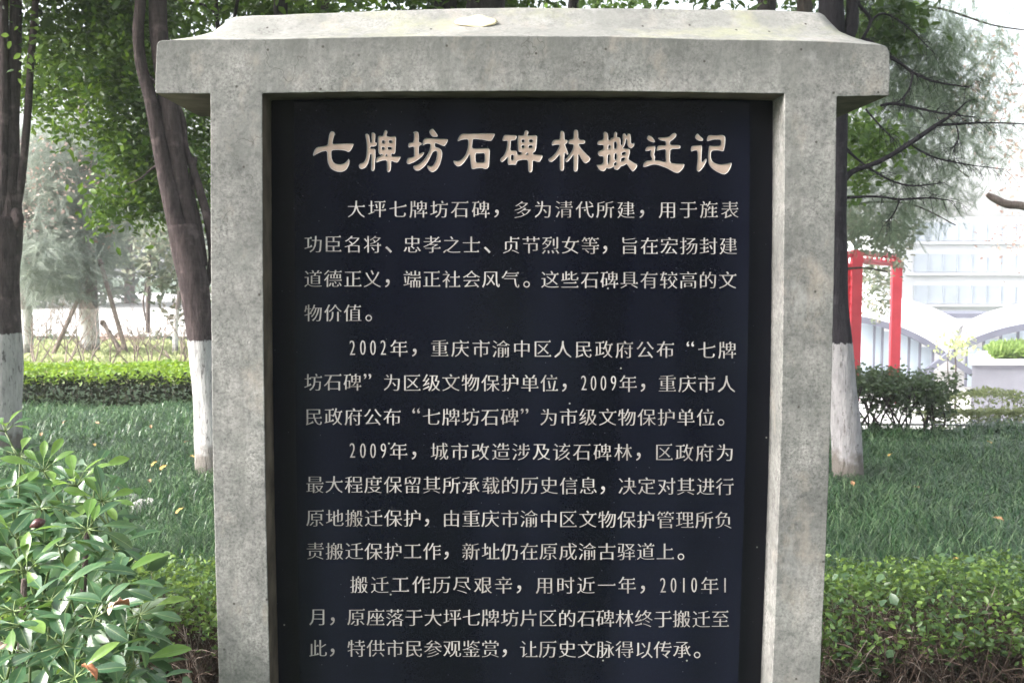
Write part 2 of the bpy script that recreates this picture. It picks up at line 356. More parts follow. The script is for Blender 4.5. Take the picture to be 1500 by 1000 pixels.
# backing stone behind the slab
BD = .082
z0 = .30
cor = [S(385, 133, BD), S(1150, 133, BD)]
mb = MB(); x0, x1 = LIb - .03, RIb + .03
xl = min(S(386, 300, BD).x, LIb) - .004; xr = max(S(1148, 300, BD).x, RIb) + .006
mb.box(((xl + xr) / 2, (BD + .22) / 2, (z0 + S(700, 134, BD).z + .02) / 2), (xr - xl, .22 - BD, S(700, 134, BD).z + .02 - z0))
mb.build('backing_panel', M['back'], stele)
mb = MB(); mb.box(((LIb + RIb) / 2, .12, .15), (RIb - LIb + .004, .235, .298)); mb.build('base_block', M['concrete'], stele)
# mortar fillets in the top corners of the recess
for sx, px in ((1, 392), (-1, 1141)):
    mb = MB(); c_ = S(px, 141, .06); pts = []
    for k in range(9):
        a = k / 8 * math.pi / 2; pts.append((c_.x + sx * (.022 - .022 * math.sin(a)) - sx * .004, c_.z - (.022 - .022 * math.cos(a)) + .0))
    pts.append((c_.x - sx * .004, c_.z + .006)); pts.insert(0, (c_.x + sx * .02, c_.z + .006))
    k = len(pts); mb.add([(x, .05, z) for x, z in pts] + [(x, BD, z) for x, z in pts], [tuple(range(k)), tuple(range(2 * k - 1, k - 1, -1))] + [(i, i + k, (i + 1) % k + k, (i + 1) % k) for i in range(k)])
    mb.build('mortar_fillet', M['concrete'], stele)

# ---- the black slab: front face cut open where the title is carved
SD = .056
slab_out = [(431, 148), (431.5, 300), (433, 600), (436, 800), (439, 1000)]
slab_r = [(1081, 1000), (1088, 800), (1093, 640), (1097, 400), (1099, 148)]
SL = [S(*p, SD) for p in slab_out]; SR = [S(*p, SD) for p in slab_r]
slab_poly = [(q.x, q.z) for q in SL] + [(SL[-1].x + .004, .32), (SR[0].x - .004, .32)] + [(q.x, q.z) for q in SR]

TITLE = {
 '七': (450, [[(365,122),(400,140),(398,180),(378,250),(368,312),(450,308),(560,303),(688,303),(665,360),(632,415),(600,430),(560,408),(480,395),(358,402),(352,450),(358,520),(380,575),(420,602),(480,610),(540,595),(585,560),(608,522),(620,560),(612,620),(580,680),(530,715),(470,722),(400,705),(340,665),(305,600),(292,520),(290,410),(220,420),(150,452),(95,487),(82,470),(105,400),(140,358),(200,350),(298,330),(308,250),(320,180),(338,135)]], []),
 '牌': (450, [[(850,165),(880,158),(905,180),(915,240),(920,290),(945,288),(942,200),(940,150),(965,138),(998,160),(998,220),(992,285),(1018,290),(1020,320),(1000,345),(922,350),(922,378),(998,382),(1000,450),(992,600),(985,690),(960,712),(938,695),(938,600),(942,500),(940,455),(920,460),(910,530),(890,600),(855,655),(800,682),(765,665),(752,620),(775,598),(820,585),(850,550),(868,480),(875,400),(872,300),(858,220)],
   [(1125,130),(1145,105),(1172,120),(1175,150),(1155,190),(1210,205),(1260,200),(1285,195),(1302,220),(1298,320),(1290,440),(1270,462),(1240,450),(1232,465),(1232,490),(1300,495),(1368,490),(1365,520),(1325,582),(1290,580),(1228,555),(1228,620),(1222,700),(1190,728),(1168,710),(1168,620),(1165,548),(1090,552),(1012,585),(1004,560),(1024,505),(1075,490),(1110,460),(1065,465),(1042,440),(1037,320),(1032,210),(1050,190),(1110,195)]],
   [[(1095,258),(1130,258),(1130,298),(1095,298)],[(1195,255),(1240,255),(1240,293),(1195,293)],[(1092,355),(1125,355),(1125,392),(1092,392)],[(1180,355),(1235,355),(1235,392),(1180,392)],[(1140,488),(1158,455),(1168,488)]]),
 '坊': (590, [[(165,135),(195,122),(230,140),(236,200),(235,285),(272,290),(276,320),(235,340),(232,440),(235,460),(290,430),(318,432),(300,475),(240,530),(170,575),(85,610),(55,590),(60,545),(80,515),(150,500),(165,490),(165,350),(130,350),(90,365),(75,340),(90,290),(160,285)],
   [(395,110),(435,85),(465,115),(515,185),(500,208),(440,206),(410,180),(388,140)],
   [(325,224),(420,228),(520,235),(665,235),(655,280),(615,340),(590,340),(540,320),(490,300),(470,300),(472,355),(520,365),(565,395),(580,450),(570,520),(545,610),(500,690),(435,728),(390,705),(360,660),(355,620),(400,640),(440,630),(480,560),(500,480),(500,420),(475,408),(440,430),(410,490),(370,570),(310,650),(240,700),(190,700),(155,670),(150,635),(200,620),(260,590),(320,530),(370,450),(400,380),(405,310),(350,305),(297,330),(288,305),(298,260)]], []),
 '石': (590, [[(870,158),(1000,160),(1180,155),(1350,155),(1345,190),(1300,265),(1270,268),(1180,250),(1080,238),(1025,240),(1020,300),(1012,370),(1080,378),(1180,372),(1250,370),(1275,395),(1272,500),(1262,640),(1240,672),(1200,678),(1160,660),(1090,665),(1030,682),(1005,670),(995,600),(985,500),(975,455),(950,510),(900,580),(850,630),(800,640),(760,610),(740,570),(745,550),(800,565),(860,540),(920,470),(950,380),(960,300),(955,240),(880,245),(810,270),(800,255),(830,190)]],
   [[(1062,445),(1130,448),(1200,442),(1200,580),(1130,578),(1067,580)]]),
 '碑': (725, [[(145,175),(230,180),(310,182),(320,205),(305,245),(285,258),(235,258),(230,320),(222,405),(300,405),(322,420),(325,462),(365,470),(400,435),(345,428),(335,380),(332,250),(335,195),(350,180),(375,190),(425,185),(432,130),(455,105),(488,125),(490,155),(470,190),(530,188),(600,182),(620,200),(612,300),(600,400),(580,430),(562,435),(558,462),(620,468),(700,475),(690,520),(655,575),(620,572),(552,548),(552,640),(548,710),(520,732),(490,715),(485,640),(480,545),(420,540),(340,555),(320,575),(308,620),(260,612),(195,620),(185,580),(188,520),(185,500),(150,545),(105,582),(75,560),(80,525),(130,480),(165,400),(180,330),(182,258),(120,270),(105,250),(125,195)]],
   [[(390,245),(430,245),(430,285),(388,285)],[(500,245),(552,245),(550,283),(500,283)],[(390,330),(430,330),(428,365),(390,368)],[(492,330),(548,330),(545,365),(492,368)],[(235,470),(272,470),(270,548),(235,545)],[(452,468),(478,434),(478,468)]]),
 '林': (725, [[(955,125),(985,115),(1015,135),(1018,245),(1060,250),(1062,295),(1022,315),(1050,380),(1078,455),(1060,470),(1030,445),(1018,435),(1015,550),(1010,690),(978,705),(950,690),(950,550),(950,455),(900,520),(835,578),(790,565),(780,530),(830,500),(890,440),(930,370),(950,320),(880,322),(835,335),(830,300),(855,255),(900,245),(950,248)],
   [(1155,110),(1185,98),(1220,115),(1220,245),(1320,255),(1320,295),(1300,310),(1225,312),(1240,350),(1300,420),(1400,515),(1385,560),(1330,600),(1295,580),(1260,520),(1220,450),(1218,560),(1212,700),(1175,720),(1152,700),(1152,560),(1150,460),(1120,510),(1070,570),(1035,575),(1028,540),(1070,500),(1110,440),(1145,370),(1150,315),(1084,310),(1074,280),(1090,245),(1150,245)]], []),
 '搬': (865, [[(190,140),(215,128),(250,150),(260,195),(258,250),(290,255),(300,225),(340,215),(342,150),(365,128),(390,150),(385,210),(430,215),(440,260),(440,320),(465,330),(475,250),(468,170),(490,150),(512,165),(525,195),(545,155),(585,165),(592,230),(590,290),(615,310),(640,290),(640,340),(600,375),(560,365),(540,320),(532,240),(520,240),(510,300),(490,350),(470,375),(530,378),(575,385),(580,440),(560,500),(555,535),(610,570),(690,615),(670,670),(620,718),(590,690),(555,640),(530,600),(490,625),(440,640),(425,670),(385,695),(345,675),(340,640),(300,665),(260,672),(235,660),(215,700),(180,712),(130,690),(80,610),(120,615),(165,605),(188,580),(190,490),(130,490),(105,460),(110,420),(190,390),(190,325),(105,325),(95,300),(115,260),(190,248)]],
   [[(262,322),(292,332),(288,368),(260,392)],[(343,278),(375,278),(384,330),(370,382),(347,382)],[(352,450),(380,450),(384,520),(365,548),(348,520)],[(342,592),(378,572),(376,618),(347,628)],[(457,442),(500,422),(518,440),(500,468),(460,473)],[(447,522),(490,507),(508,522),(480,558),(445,568)],[(250,472),(284,462),(274,560),(250,612)]]),
 '迁': (865, [[(830,205),(855,182),(900,205),(945,265),(935,288),(895,285),(840,255),(825,235)],
   [(1000,215),(1080,215),(1150,205),(1190,165),(1235,145),(1262,170),(1250,210),(1200,255),(1165,275),(1165,325),(1310,325),(1320,360),(1305,382),(1170,385),(1165,480),(1165,585),(1270,600),(1382,600),(1360,665),(1310,720),(1270,738),(1220,722),(1120,665),(1000,620),(930,610),(860,625),(790,652),(765,640),(780,590),(820,555),(890,552),(905,530),(875,480),(880,430),(890,400),(830,415),(805,415),(800,390),(830,345),(930,338),(952,360),(940,430),(930,470),(948,500),(935,550),(1000,550),(1105,580),(1100,480),(1100,385),(1030,395),(975,412),(965,390),(985,340),(1030,330),(1105,335),(1100,270),(1030,260),(985,230)]], []),
 '记': (930, [[(885,190),(915,155),(950,190),(1005,240),(990,268),(940,265),(895,240),(880,215)],
   [(830,340),(870,332),(940,330),(975,325),(985,350),(978,450),(975,560),(990,575),(1020,540),(1050,520),(1045,570),(1010,640),(960,705),(930,718),(905,700),(905,650),(918,560),(918,405),(870,405),(825,425),(815,390)],
   [(1090,180),(1200,185),(1280,175),(1325,200),(1325,280),(1315,360),(1300,415),(1270,418),(1220,402),(1140,405),(1115,430),(1110,500),(1130,560),(1180,595),(1250,612),(1340,600),(1420,580),(1410,640),(1370,720),(1320,755),(1270,750),(1170,700),(1100,640),(1074,570),(1070,480),(1080,400),(1085,335),(1150,340),(1255,338),(1262,280),(1255,245),(1150,245),(1060,272),(1052,250),(1065,200)]], [])}
def chaikin(p):
    out = []; n = len(p)
    for i in range(n):
        a, b = p[i], p[(i + 1) % n]
        out += [(a[0] * .8 + b[0] * .2, a[1] * .8 + b[1] * .2), (a[0] * .2 + b[0] * .8, a[1] * .2 + b[1] * .8)]
    return out
def fill(name, loops, yoff):
    """filled planar mesh (even-odd) of 2D loops (x,z) at local y"""
    cu = bpy.data.curves.new(name, 'CURVE'); cu.dimensions = '2D'; cu.fill_mode = 'BOTH'
    for lp in loops:
        s = cu.splines.new('POLY'); s.points.add(len(lp) - 1); s.use_cyclic_u = True
        s.points.foreach_set('co', [c for x, z in lp for c in (x, z, 0, 1)])
    ob = bpy.data.objects.new(name, cu); SC.collection.objects.link(ob)
    dg = bpy.context.evaluated_depsgraph_get(); dg.update()
    me = bpy.data.meshes.new_from_object(ob.evaluated_get(dg))
    bpy.data.objects.remove(ob); bpy.data.curves.remove(cu)
    nv = len(me.vertices); co = np.empty(nv * 3, np.float32); me.vertices.foreach_get('co', co); co = co.reshape(-1, 3)
    co = np.stack([co[:, 0], np.full(nv, yoff), co[:, 1]], 1)
    fs = [tuple(p.vertices) for p in me.polygons]; bpy.data.meshes.remove(me)
    return co, fs
def area(lp): return .5 * sum(a[0] * b[1] - b[0] * a[1] for a, b in zip(lp, lp[1:] + lp[:1]))
def inset(lp, d):
    """move each vertex to the left of the travel direction by d"""
    n = len(lp); out = []
    for i in range(n):
        a, b, c = lp[i - 1], lp[i], lp[(i + 1) % n]
        e1 = np.array([b[0] - a[0], b[1] - a[1]]); e2 = np.array([c[0] - b[0], c[1] - b[1]])
        e1 /= np.linalg.norm(e1) + 1e-9; e2 /= np.linalg.norm(e2) + 1e-9
        nn = np.array([-(e1[1] + e2[1]), e1[0] + e2[0]]); L = np.linalg.norm(nn)
        if L < 1e-6: out.append(b); continue
        out.append((b[0] + nn[0] / L * d, b[1] + nn[1] / L * d))
    return out
all_loops = []; glyphs = []
for ch, (ox, outs, holes) in TITLE.items():
    g = []
    for kind, lst in ((1, outs), (-1, holes)):
        for lp in lst:
            q = [S(ox + x / 10, 180 + y / 10, SD) for x, y in chaikin(lp)]
            q = [(p.x, p.z) for p in q]
            if (area(q) > 0) != (kind > 0): q = q[::-1]      # outer ccw, hole cw: inside is always on the left
            g.append(q)
    glyphs.append((ch, g)); all_loops += g
V_, F_ = fill('slab_front', [slab_poly] + all_loops, SD)
mb = MB(); mb.add(V_, F_)
k = len(slab_poly); mb.add([(x, SD, z) for x, z in slab_poly] + [(x, BD - .001, z) for x, z in slab_poly], [(i, i + k, (i + 1) % k + k, (i + 1) % k) for i in range(k)])
slab = mb.build('granite_slab', M['slab'], stele)
# carved title characters: a sloping cut and a painted floor
for ch, g in glyphs:
    ins = [inset(q, .0011) for q in g]
    mb = MB()
    for q, r in zip(g, ins):
        k = len(q); mb.add([(x, SD, z) for x, z in q] + [(x, SD + .0016, z) for x, z in r], [(i, i + k, (i + 1) % k + k, (i + 1) % k) for i in range(k)])
    e_ = mb.build('title_character', M['title_edge'], slab); tag(e_, 'large carved clerical script character %s in the title line' % ch)
    v2, f2 = fill('floor', ins, SD + .0015); n0 = len(e_.data.polygons)
    me = e_.data; V0 = [tuple(v_.co) for v_ in me.vertices]; F0 = [tuple(p.vertices) for p in me.polygons]
    me.clear_geometry(); me.from_pydata(V0 + v2.tolist(), [], F0 + [tuple(i + len(V0) for i in f) for f in f2])
    me.materials.append(M['title'])
    for i, p in enumerate(me.polygons): p.material_index = 0 if i < n0 else 1

# ---- body inscription: glyph outlines from Blender's own CJK fallback font, reshaped to a Song (Ming) face:
# heavy verticals, thin horizontals and small triangular finials
LINES = [ # text, first cell centre px, last cell centre px, py left, py right
 ('大坪七牌坊石碑，多为清代所建，用于旌表', 522, 1069, 307, 308),
 ('功臣名将、忠孝之士、贞节烈女等，旨在宏扬封建', 459, 1067, 358, 361),
 ('道德正义，端正社会风气。这些石碑具有较高的文', 459, 1066, 408.5, 411),
 ('物价值。', 459, 546, 459, 459),
 ('2002年，重庆市渝中区人民政府公布“七牌', 524, 1065, 510, 513),
 ('坊石碑”为区级文物保护单位，2009年，重庆市人', 459, 1064, 560, 562.5),
 ('民政府公布“七牌坊石碑”为市级文物保护单位。', 460, 1062, 610.5, 611.5),
 ('2009年，城市改造涉及该石碑林，区政府为', 524, 1062, 660.5, 663),
 ('最大程度保留其所承载的历史信息，决定对其进行', 461, 1062, 709.5, 712.5),
 ('原地搬迁保护，由重庆市渝中区文物保护管理所负', 462, 1060, 758.5, 761.5),
 ('责搬迁保护工作，新址仍在原成渝古驿道上。', 462, 1003, 807, 808),
 ('搬迁工作历尽艰辛，用时近一年，2010年1', 526, 1062, 856, 857.5),
 ('月，原座落于大坪七牌坊片区的石碑林终于搬迁至', 466, 1055, 903.5, 906.5),
 ('此，特供市民参观鉴赏，让历史文脉得以传承。', 466, 1027, 949, 951.5)]
_gl = {}
def glyph(ch):
    if ch in _gl: return _gl[ch]
    c = bpy.data.curves.new('g', 'FONT'); c.body = ch; c.resolution_u = 3
    o = bpy.data.objects.new('g', c); SC.collection.objects.link(o)
    dg = bpy.context.evaluated_depsgraph_get(); dg.update()
    cc = o.evaluated_get(dg).to_curve(dg); loops = []
    for s in cc.splines:
        bp = s.bezier_points; n = len(bp); lp = []
        for i in range(n):
            a, b = bp[i], bp[(i + 1) % n]; p0, p1, p2, p3 = a.co, a.handle_right, b.handle_left, b.co
            L = (p3 - p0).length; d = (p3 - p0).normalized() if L > 0 else Vector((1, 0, 0))
            straight = (p1 - p0 - d * (p1 - p0).dot(d)).length < .003 and (p2 - p0 - d * (p2 - p0).dot(d)).length < .003
            lp.append((p0.x, p0.y))
            if not straight:
                for u in (1 / 3, 2 / 3):
                    q = p0 * (1 - u) ** 3 + p1 * 3 * u * (1 - u) ** 2 + p2 * 3 * u * u * (1 - u) + p3 * u ** 3
                    lp.append((q.x, q.y))
        cl = [lp[0]]
        for p in lp[1:]:
            if math.dist(p, cl[-1]) > .004: cl.append(p)
        if math.dist(cl[0], cl[-1]) <= .004: cl.pop()
        if len(cl) > 2: loops.append(cl)
    bpy.data.objects.remove(o); bpy.data.curves.remove(c)
    _gl[ch] = loops; return loops
def inside(p, lp):
    r = False; x, y = p
    for (x1, y1), (x2, y2) in zip(lp, lp[1:] + lp[:1]):
        if (y1 > y) != (y2 > y) and x < (x2 - x1) * (y - y1) / (y2 - y1) + x1: r = not r
    return r
def song(loops, ch):
    res = []
    flip = area(max(loops, key=lambda l: abs(area(l)))) < 0
    for k, lp in enumerate(loops):
        if flip: lp = lp[::-1]            # solid on the left: outer loops ccw, holes cw
        n = len(lp); out = []
        for i in range(n):
            a, b, c = lp[i - 1], lp[i], lp[(i + 1) % n]
            e1 = np.array([b[0] - a[0], b[1] - a[1]]); e2 = np.array([c[0] - b[0], c[1] - b[1]])
            l1 = np.linalg.norm(e1) + 1e-9; l2_ = np.linalg.norm(e2) + 1e-9; e1 /= l1; e2 /= l2_
            n1 = np.array([e1[1], -e1[0]]); n2 = np.array([e2[1], -e2[0]])        # outward normals
            px_ = n1[0] if abs(n1[0]) > abs(n2[0]) else n2[0]; py_ = n1[1] if abs(n1[1]) > abs(n2[1]) else n2[1]
            dx = .004 * px_ * (1 if abs(px_) > .5 else .5); dy = -.019 * py_ * (1 if abs(py_) > .5 else .4)
            out.append([b[0] + dx, b[1] + dy, 0])
            # finial at the right end of a horizontal stroke: short edge that runs upward on the right side
            if e2[1] > .95 and .04 < l2_ < .10 and e1[0] > .9: out[-1][2] = 1          # bottom corner
            if e1[1] > .95 and .04 < l1 < .10 and e2[0] < -.9 and l2_ > .12: out[-1][2] = 2        # top corner of a free right end
        fin = []
        for i, (x, y, fl) in enumerate(out):
            if fl == 2 and out[i - 1][2] == 1:
                fin += [(x + .008, y), (x - .035, y + .07), (x - .11, y + .004)]
            else: fin.append((x, y))
        res.append(fin)
    return res
from mathutils.geometry import delaunay_2d_cdt
def winding(p, loops):
    w_ = 0
    for l in loops:
        for (x1, y1), (x2, y2) in zip(l, l[1:] + l[:1]):
            if y1 <= p[1] < y2 and (x2 - x1) * (p[1] - y1) - (p[0] - x1) * (y2 - y1) > 0: w_ += 1
            elif y2 <= p[1] < y1 and (x2 - x1) * (p[1] - y1) - (p[0] - x1) * (y2 - y1) < 0: w_ -= 1
    return w_
_tri = {}
def glyph_tris(ch):
    """2D triangles of one character in its own em square"""
    if ch in _tri: return _tri[ch]
    lp = glyph(ch)
    mx = [p[0] for l in lp for p in l]; my = [p[1] for l in lp for p in l]; w0 = (min(mx) + max(mx)) / 2; h = max(my)
    if ch in '“”': lp = [[((x - w0) * 1.15 + (.72 if ch == '“' else .25), (y - h) * 1.15 + .84) for x, y in l] for l in lp]
    elif ch.isdigit(): lp = song([[((x - w0) * .66 + .5, y / h * .80) for x, y in l] for l in lp], ch)
    elif ch in '，、。':
        sc_ = 1.25 if ch != '。' else 1.15; lp = [[((x - min(mx)) * sc_ + .12, (y - min(my)) * sc_ - .06) for x, y in l] for l in lp]
    else: lp = song(lp, ch)
    vs, es = [], []
    for l in lp:
        n0 = len(vs); vs += [Vector(p) for p in l]; es += [(n0 + i, n0 + (i + 1) % len(l)) for i in range(len(l))]
    V, _, Fc, *_r = delaunay_2d_cdt(vs, es, [], 0, 1e-5)
    fs = [f for f in Fc if winding((V[f[0]] + V[f[1]] + V[f[2]]) / 3, lp) != 0]
    _tri[ch] = (V, fs); return _tri[ch]
EM = 27.6
for text, xa, xb, ya, yb in LINES:
    cells = []; pos = 0.0
    for ch in text:
        w_ = .5 if ch.isdigit() else 1.0
        cells.append((ch, pos + w_ / 2)); pos += w_
    c0 = .5; c1 = cells[-1][1]
    for ch, cpos in cells:
        f = (cpos - c0) / (c1 - c0); cx = xa + (xb - xa) * f; cy = ya + (yb - ya) * f
        V, fs = glyph_tris(ch); jx, jy = random.uniform(-.3, .3), random.uniform(-.3, .3); mb = MB()
        pts_ = [S(cx + (v_.x - .5) * EM + jx, cy - (v_.y - .36) * EM + jy, SD) for v_ in V]
        mb.add([(p.x, SD - .0005, p.z) for p in pts_], [tuple(reversed(f_)) for f_ in fs]); mb.build('character', M['text'], slab)

# fallen leaf lying on the cap
def leaf_shape(L, W, nseg=10, cup=.15, curl=.2, wav=.0):
    mb = MB(); vs = []
    for i in range(nseg + 1):
        t_ = i / nseg; hw = W / 2 * (math.sin(math.pi * min(1, t_ * .96 + .02)) ** .75) * (1.15 - .35 * t_)
        if i == 0 or i == nseg: hw = W * .015
        z = -curl * L * t_ * t_
        for j, s in enumerate((-1, -.5, 0, .5, 1)):
            vs.append((s * hw, t_ * L, z + cup * abs(s) * hw + wav * L * math.sin(t_ * 14 + s * 2) * abs(s)))
    f = [(i * 5 + j, i * 5 + j + 1, i * 5 + j + 6, i * 5 + j + 5) for i in range(nseg) for j in range(4)]
    mb.add(vs, f); return mb
M['fallen'] = simple('fallen_leaf_cream', (.66, .58, .38), .6, .2, 40)
lf = leaf_shape(.088, .034, 14, .12, .0, .02)
o = lf.build('fallen_leaf', M['fallen'], None, True)
md = o.modifiers.new('thick', 'SOLIDIFY'); md.thickness = .0012
oo = SI @ (EYE - SO); dd_ = (SI @ ray(697, 36)).normalized(); bpy.context.view_layer.update()
hit, loc_, nor_, _i = cap_o.ray_cast(oo, dd_)
nor_ = nor_ if nor_.y < 0 else -nor_
yv = Vector((-1, 0, -.02)); yv = (yv - nor_ * yv.dot(nor_)).normalized(); xv = yv.cross(nor_)
mt = Matrix((SM @ xv, SM @ yv, SM @ nor_)).transposed().to_4x4() @ Matrix.Rotation(R(-10), 4, 'Y'); mt.translation = SO + SM @ (loc_ + nor_ * .006 - yv * .044); o.matrix_world = mt
tag(o, 'large cream yellow leaf lying on the sloping cap of the stele', 'leaf')

# ------------------------------------------------------------------ vegetation tools
def template(kind):
    if kind == 'leaf':      # pointed oval folded on its midrib
        v = np.array([(0, 0, 0), (-.26, .32, .06), (0, .38, -.02), (.26, .32, .06), (-.2, .7, .03), (0, .72, -.05), (.2, .7, .03), (0, 1, -.12)])
        f = np.array([(0, 2, 1, 1), (0, 3, 2, 2), (1, 2, 5, 4), (2, 3, 6, 5), (4, 5, 7, 7), (5, 6, 7, 7)])
        f = np.array([(0, 2, 1), (0, 3, 2), (1, 2, 5), (1, 5, 4), (2, 3, 6), (2, 6, 5), (4, 5, 7), (5, 6, 7)])
    elif kind == 'round':
        v = np.array([(0, 0, 0), (-.36, .22, .05), (-.4, .6, .04), (0, 1, -.05), (.4, .6, .04), (.36, .22, .05), (0, .45, -.03)])
        f = np.array([(6, 1, 0), (6, 2, 1), (6, 3, 2), (6, 4, 3), (6, 5, 4), (6, 0, 5)])
    elif kind == 'needle':  # a drooping feathery spray: a thin stalk with slender blades on both sides
        v = []; f = []
        for i in range(7):
            y = .06 + .13 * i; l = .30 * (1 - .09 * i)
            for q in (-1, 1):
                k = len(v); v += [(0, y, -.1 * y), (q * l * .6, y + .17, .02 - .1 * y), (q * l, y + .40, -.06 - .2 * y), (q * l * .52, y + .21, .02 - .1 * y)]; f += [(k, k + 1, k + 3), (k + 1, k + 2, k + 3)]
        v = np.array(v); f = np.array(f)
    return v.astype(float), f
def rotmats(n, tilt=1.0, down=0.0, up=0.0):
    """random frames; y axis = leaf direction"""
    d = RNG.normal(size=(n, 3)); d[:, 2] = d[:, 2] * tilt - down; d /= np.linalg.norm(d, axis=1)[:, None]
    u = RNG.normal(size=(n, 3)) * .8; u[:, 2] += up; x = np.cross(d, u); x /= np.linalg.norm(x, axis=1)[:, None] + 1e-9; z = np.cross(x, d)
    return np.stack([x, d, z], 2)
def foliage(parent, name, pts, size, material, kind='leaf', tilt=.7, down=.2, up=.8, nobj=0, label=None, width=1.0, objname='leaf'):
    pts = np.asarray(pts); n = len(pts); v, f = template(kind); v = v * np.array([width, 1, 1])
    Rm = rotmats(n, tilt, down, up); s = size * RNG.uniform(.65, 1.25, n)
    V = np.einsum('nij,kj->nki', Rm, v) * s[:, None, None] + pts[:, None, :]
    order = np.arange(n)
    if nobj:   # those nearest the viewer become separate leaves
        dist = np.linalg.norm(pts - np.array(EYE), axis=1); sc = dist / s; order = np.argsort(sc)
        me = raw_mesh(objname, v, f, material)
        for i in order[:nobj]:
            o = bpy.data.objects.new(objname, me); link(o, parent)
            mt = Matrix(Rm[i].tolist()).to_4x4() @ Matrix.Diagonal((s[i],) * 3 + (1,)); mt.translation = Vector(pts[i]) - (parent.location if parent else Vector())
            o.matrix_basis = mt
        order = order[nobj:]
    if len(order) == 0: return None
    V = V[order].reshape(-1, 3); nn = len(order); Fx = (f[None] + (np.arange(nn) * len(v))[:, None, None]).reshape(-1, f.shape[1])
    if parent: V = V - np.array(parent.location)
    o = link(bpy.data.objects.new(name, raw_mesh(name, V, Fx, material)), parent); o['kind'] = 'stuff'
    return o
def blob(px, py, D, rx, ry, rd, n, hollow=.0, clump=0, cs=.15):
    """points in an ellipsoid given by its place and size in the picture at distance D (world units inside)"""
    c = np.array(P(px, py, D)); k = D / F; r = np.array([rx * k, rd, ry * k])
    if clump:
        cc = RNG.normal(size=(clump, 3)); cc /= np.linalg.norm(cc, axis=1)[:, None]; cc *= RNG.uniform(hollow, 1, (clump, 1)) ** (1 / 2.2)
        cc = cc * r + c; p = cc[RNG.integers(0, clump, n)] + RNG.normal(size=(n, 3)) * cs
        return p
    d = RNG.normal(size=(n, 3)); d /= np.linalg.norm(d, axis=1)[:, None]; return c + d * RNG.uniform(hollow, 1, (n, 1)) ** (1 / 2.5) * r
def stem_pts(lst, D, sub=5):
    """lst of (px, py, width px[, dD]) -> world points, radii"""
    c = smoothcurve([(a[0], a[1], a[2], a[3] if len(a) > 3 else 0.0) for a in lst], sub)
    pts = [P(q[0], q[1], D + q[3]) for q in c]; rad = [max(.0015, q[2] * (D + q[3]) / F / 2) for q in c]
    return pts, rad
def rel(o, pts): return [p - o.location for p in pts]

# ------------------------------------------------------------------ near trees
GREEN = leafmat('tree_leaf_green', [(.010, .034, .010), (.022, .065, .014), (.05, .12, .02), (.11, .20, .03)], .4, .38, (.32, .50, .05))
LIME = leafmat('tree_leaf_lime', [(.05, .11, .03), (.09, .17, .04), (.15, .25, .05)], .4, .45, (.30, .45, .08))
DARKG = leafmat('tree_leaf_dark', [(.012, .035, .014), (.03, .07, .02), (.07, .12, .03)], .45, .4, (.18, .28, .05))
NEED = leafmat('conifer_needles', [(.05, .09, .055), (.13, .19, .12), (.28, .35, .24)], .6, .5, (.40, .48, .32))
NEEDG = leafmat('green_conifer_needles', [(.02, .045, .022), (.05, .09, .04), (.11, .17, .08)], .6, .4, (.2, .3, .12))
NEEDF = leafmat('hazed_conifer_needles', [(.15, .19, .16), (.25, .29, .25), (.36, .39, .34)], .6, .4, (.4, .45, .36))  # paleness of distant haze put into the needle colour
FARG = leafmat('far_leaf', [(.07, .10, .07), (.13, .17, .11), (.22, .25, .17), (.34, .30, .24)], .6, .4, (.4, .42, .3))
PINK = leafmat('autumn_leaf', [(.34, .24, .20), (.45, .36, .32), (.52, .46, .42)], .6, .4, (.6, .35, .3))

def tree(D, bx, by, label, stems, bmat, group='trees standing around the stele', name='broadleaf_tree'):
    base = P(bx, by, D); base.z = gz(base.x, base.y) - .02
    t_ = empty(name, base); tag(t_, label, 'tree', group)
    for i, st in enumerate(stems):
        pts, rad = stem_pts(st, D); mb = MB()
        if i == 0:      # root flare down to the soil
            p0 = pts[0]; pts = [Vector((p0.x, p0.y, base.z - .05)), Vector((p0.x, p0.y, base.z + .06))] + pts if p0.z > base.z + .08 else pts
            rad = [rad[0] * 1.25, rad[0] * 1.08] + rad if len(pts) > len(rad) else rad
        mb.tube(rel(t_, pts), rad, 14 if max(rad) > .03 else 7, .10)
        if i and max(rad) < .03 and len(pts) > 9:        # fine side twigs along the thin limbs
            for k in range(4, len(pts) - 1):
                for _ in range(2 if name == 'broadleaf_tree' and bmat is M['bark_dark_wash'] else 0):
                    q = pts[k].lerp(pts[k + 1], random.random()); d = (pts[k + 1] - pts[k]).normalized(); L = random.uniform(.04, .16)
                    e = (d * .6 + Vector((random.uniform(-.4, .6), random.uniform(-.6, .6), random.uniform(-.9, .5)))).normalized() * L
                    mb.tube(rel(t_, [q, q + e * .5 + Vector((0, 0, .01)), q + e + Vector((0, 0, -.02))]), [min(rad[k] * .4, .0026), .0016, .0008], 4, 0, False)
                    q2 = q + e * .55; e2 = Vector((random.uniform(-1, 1), random.uniform(-.5, .5), random.uniform(-1, .4))).normalized() * L * .5
                    mb.tube(rel(t_, [q2, q2 + e2]), [.0018, .0008], 3, 0, False)
        mb.build('trunk' if i == 0 else 'branch', bmat, t_, True)
    return t_

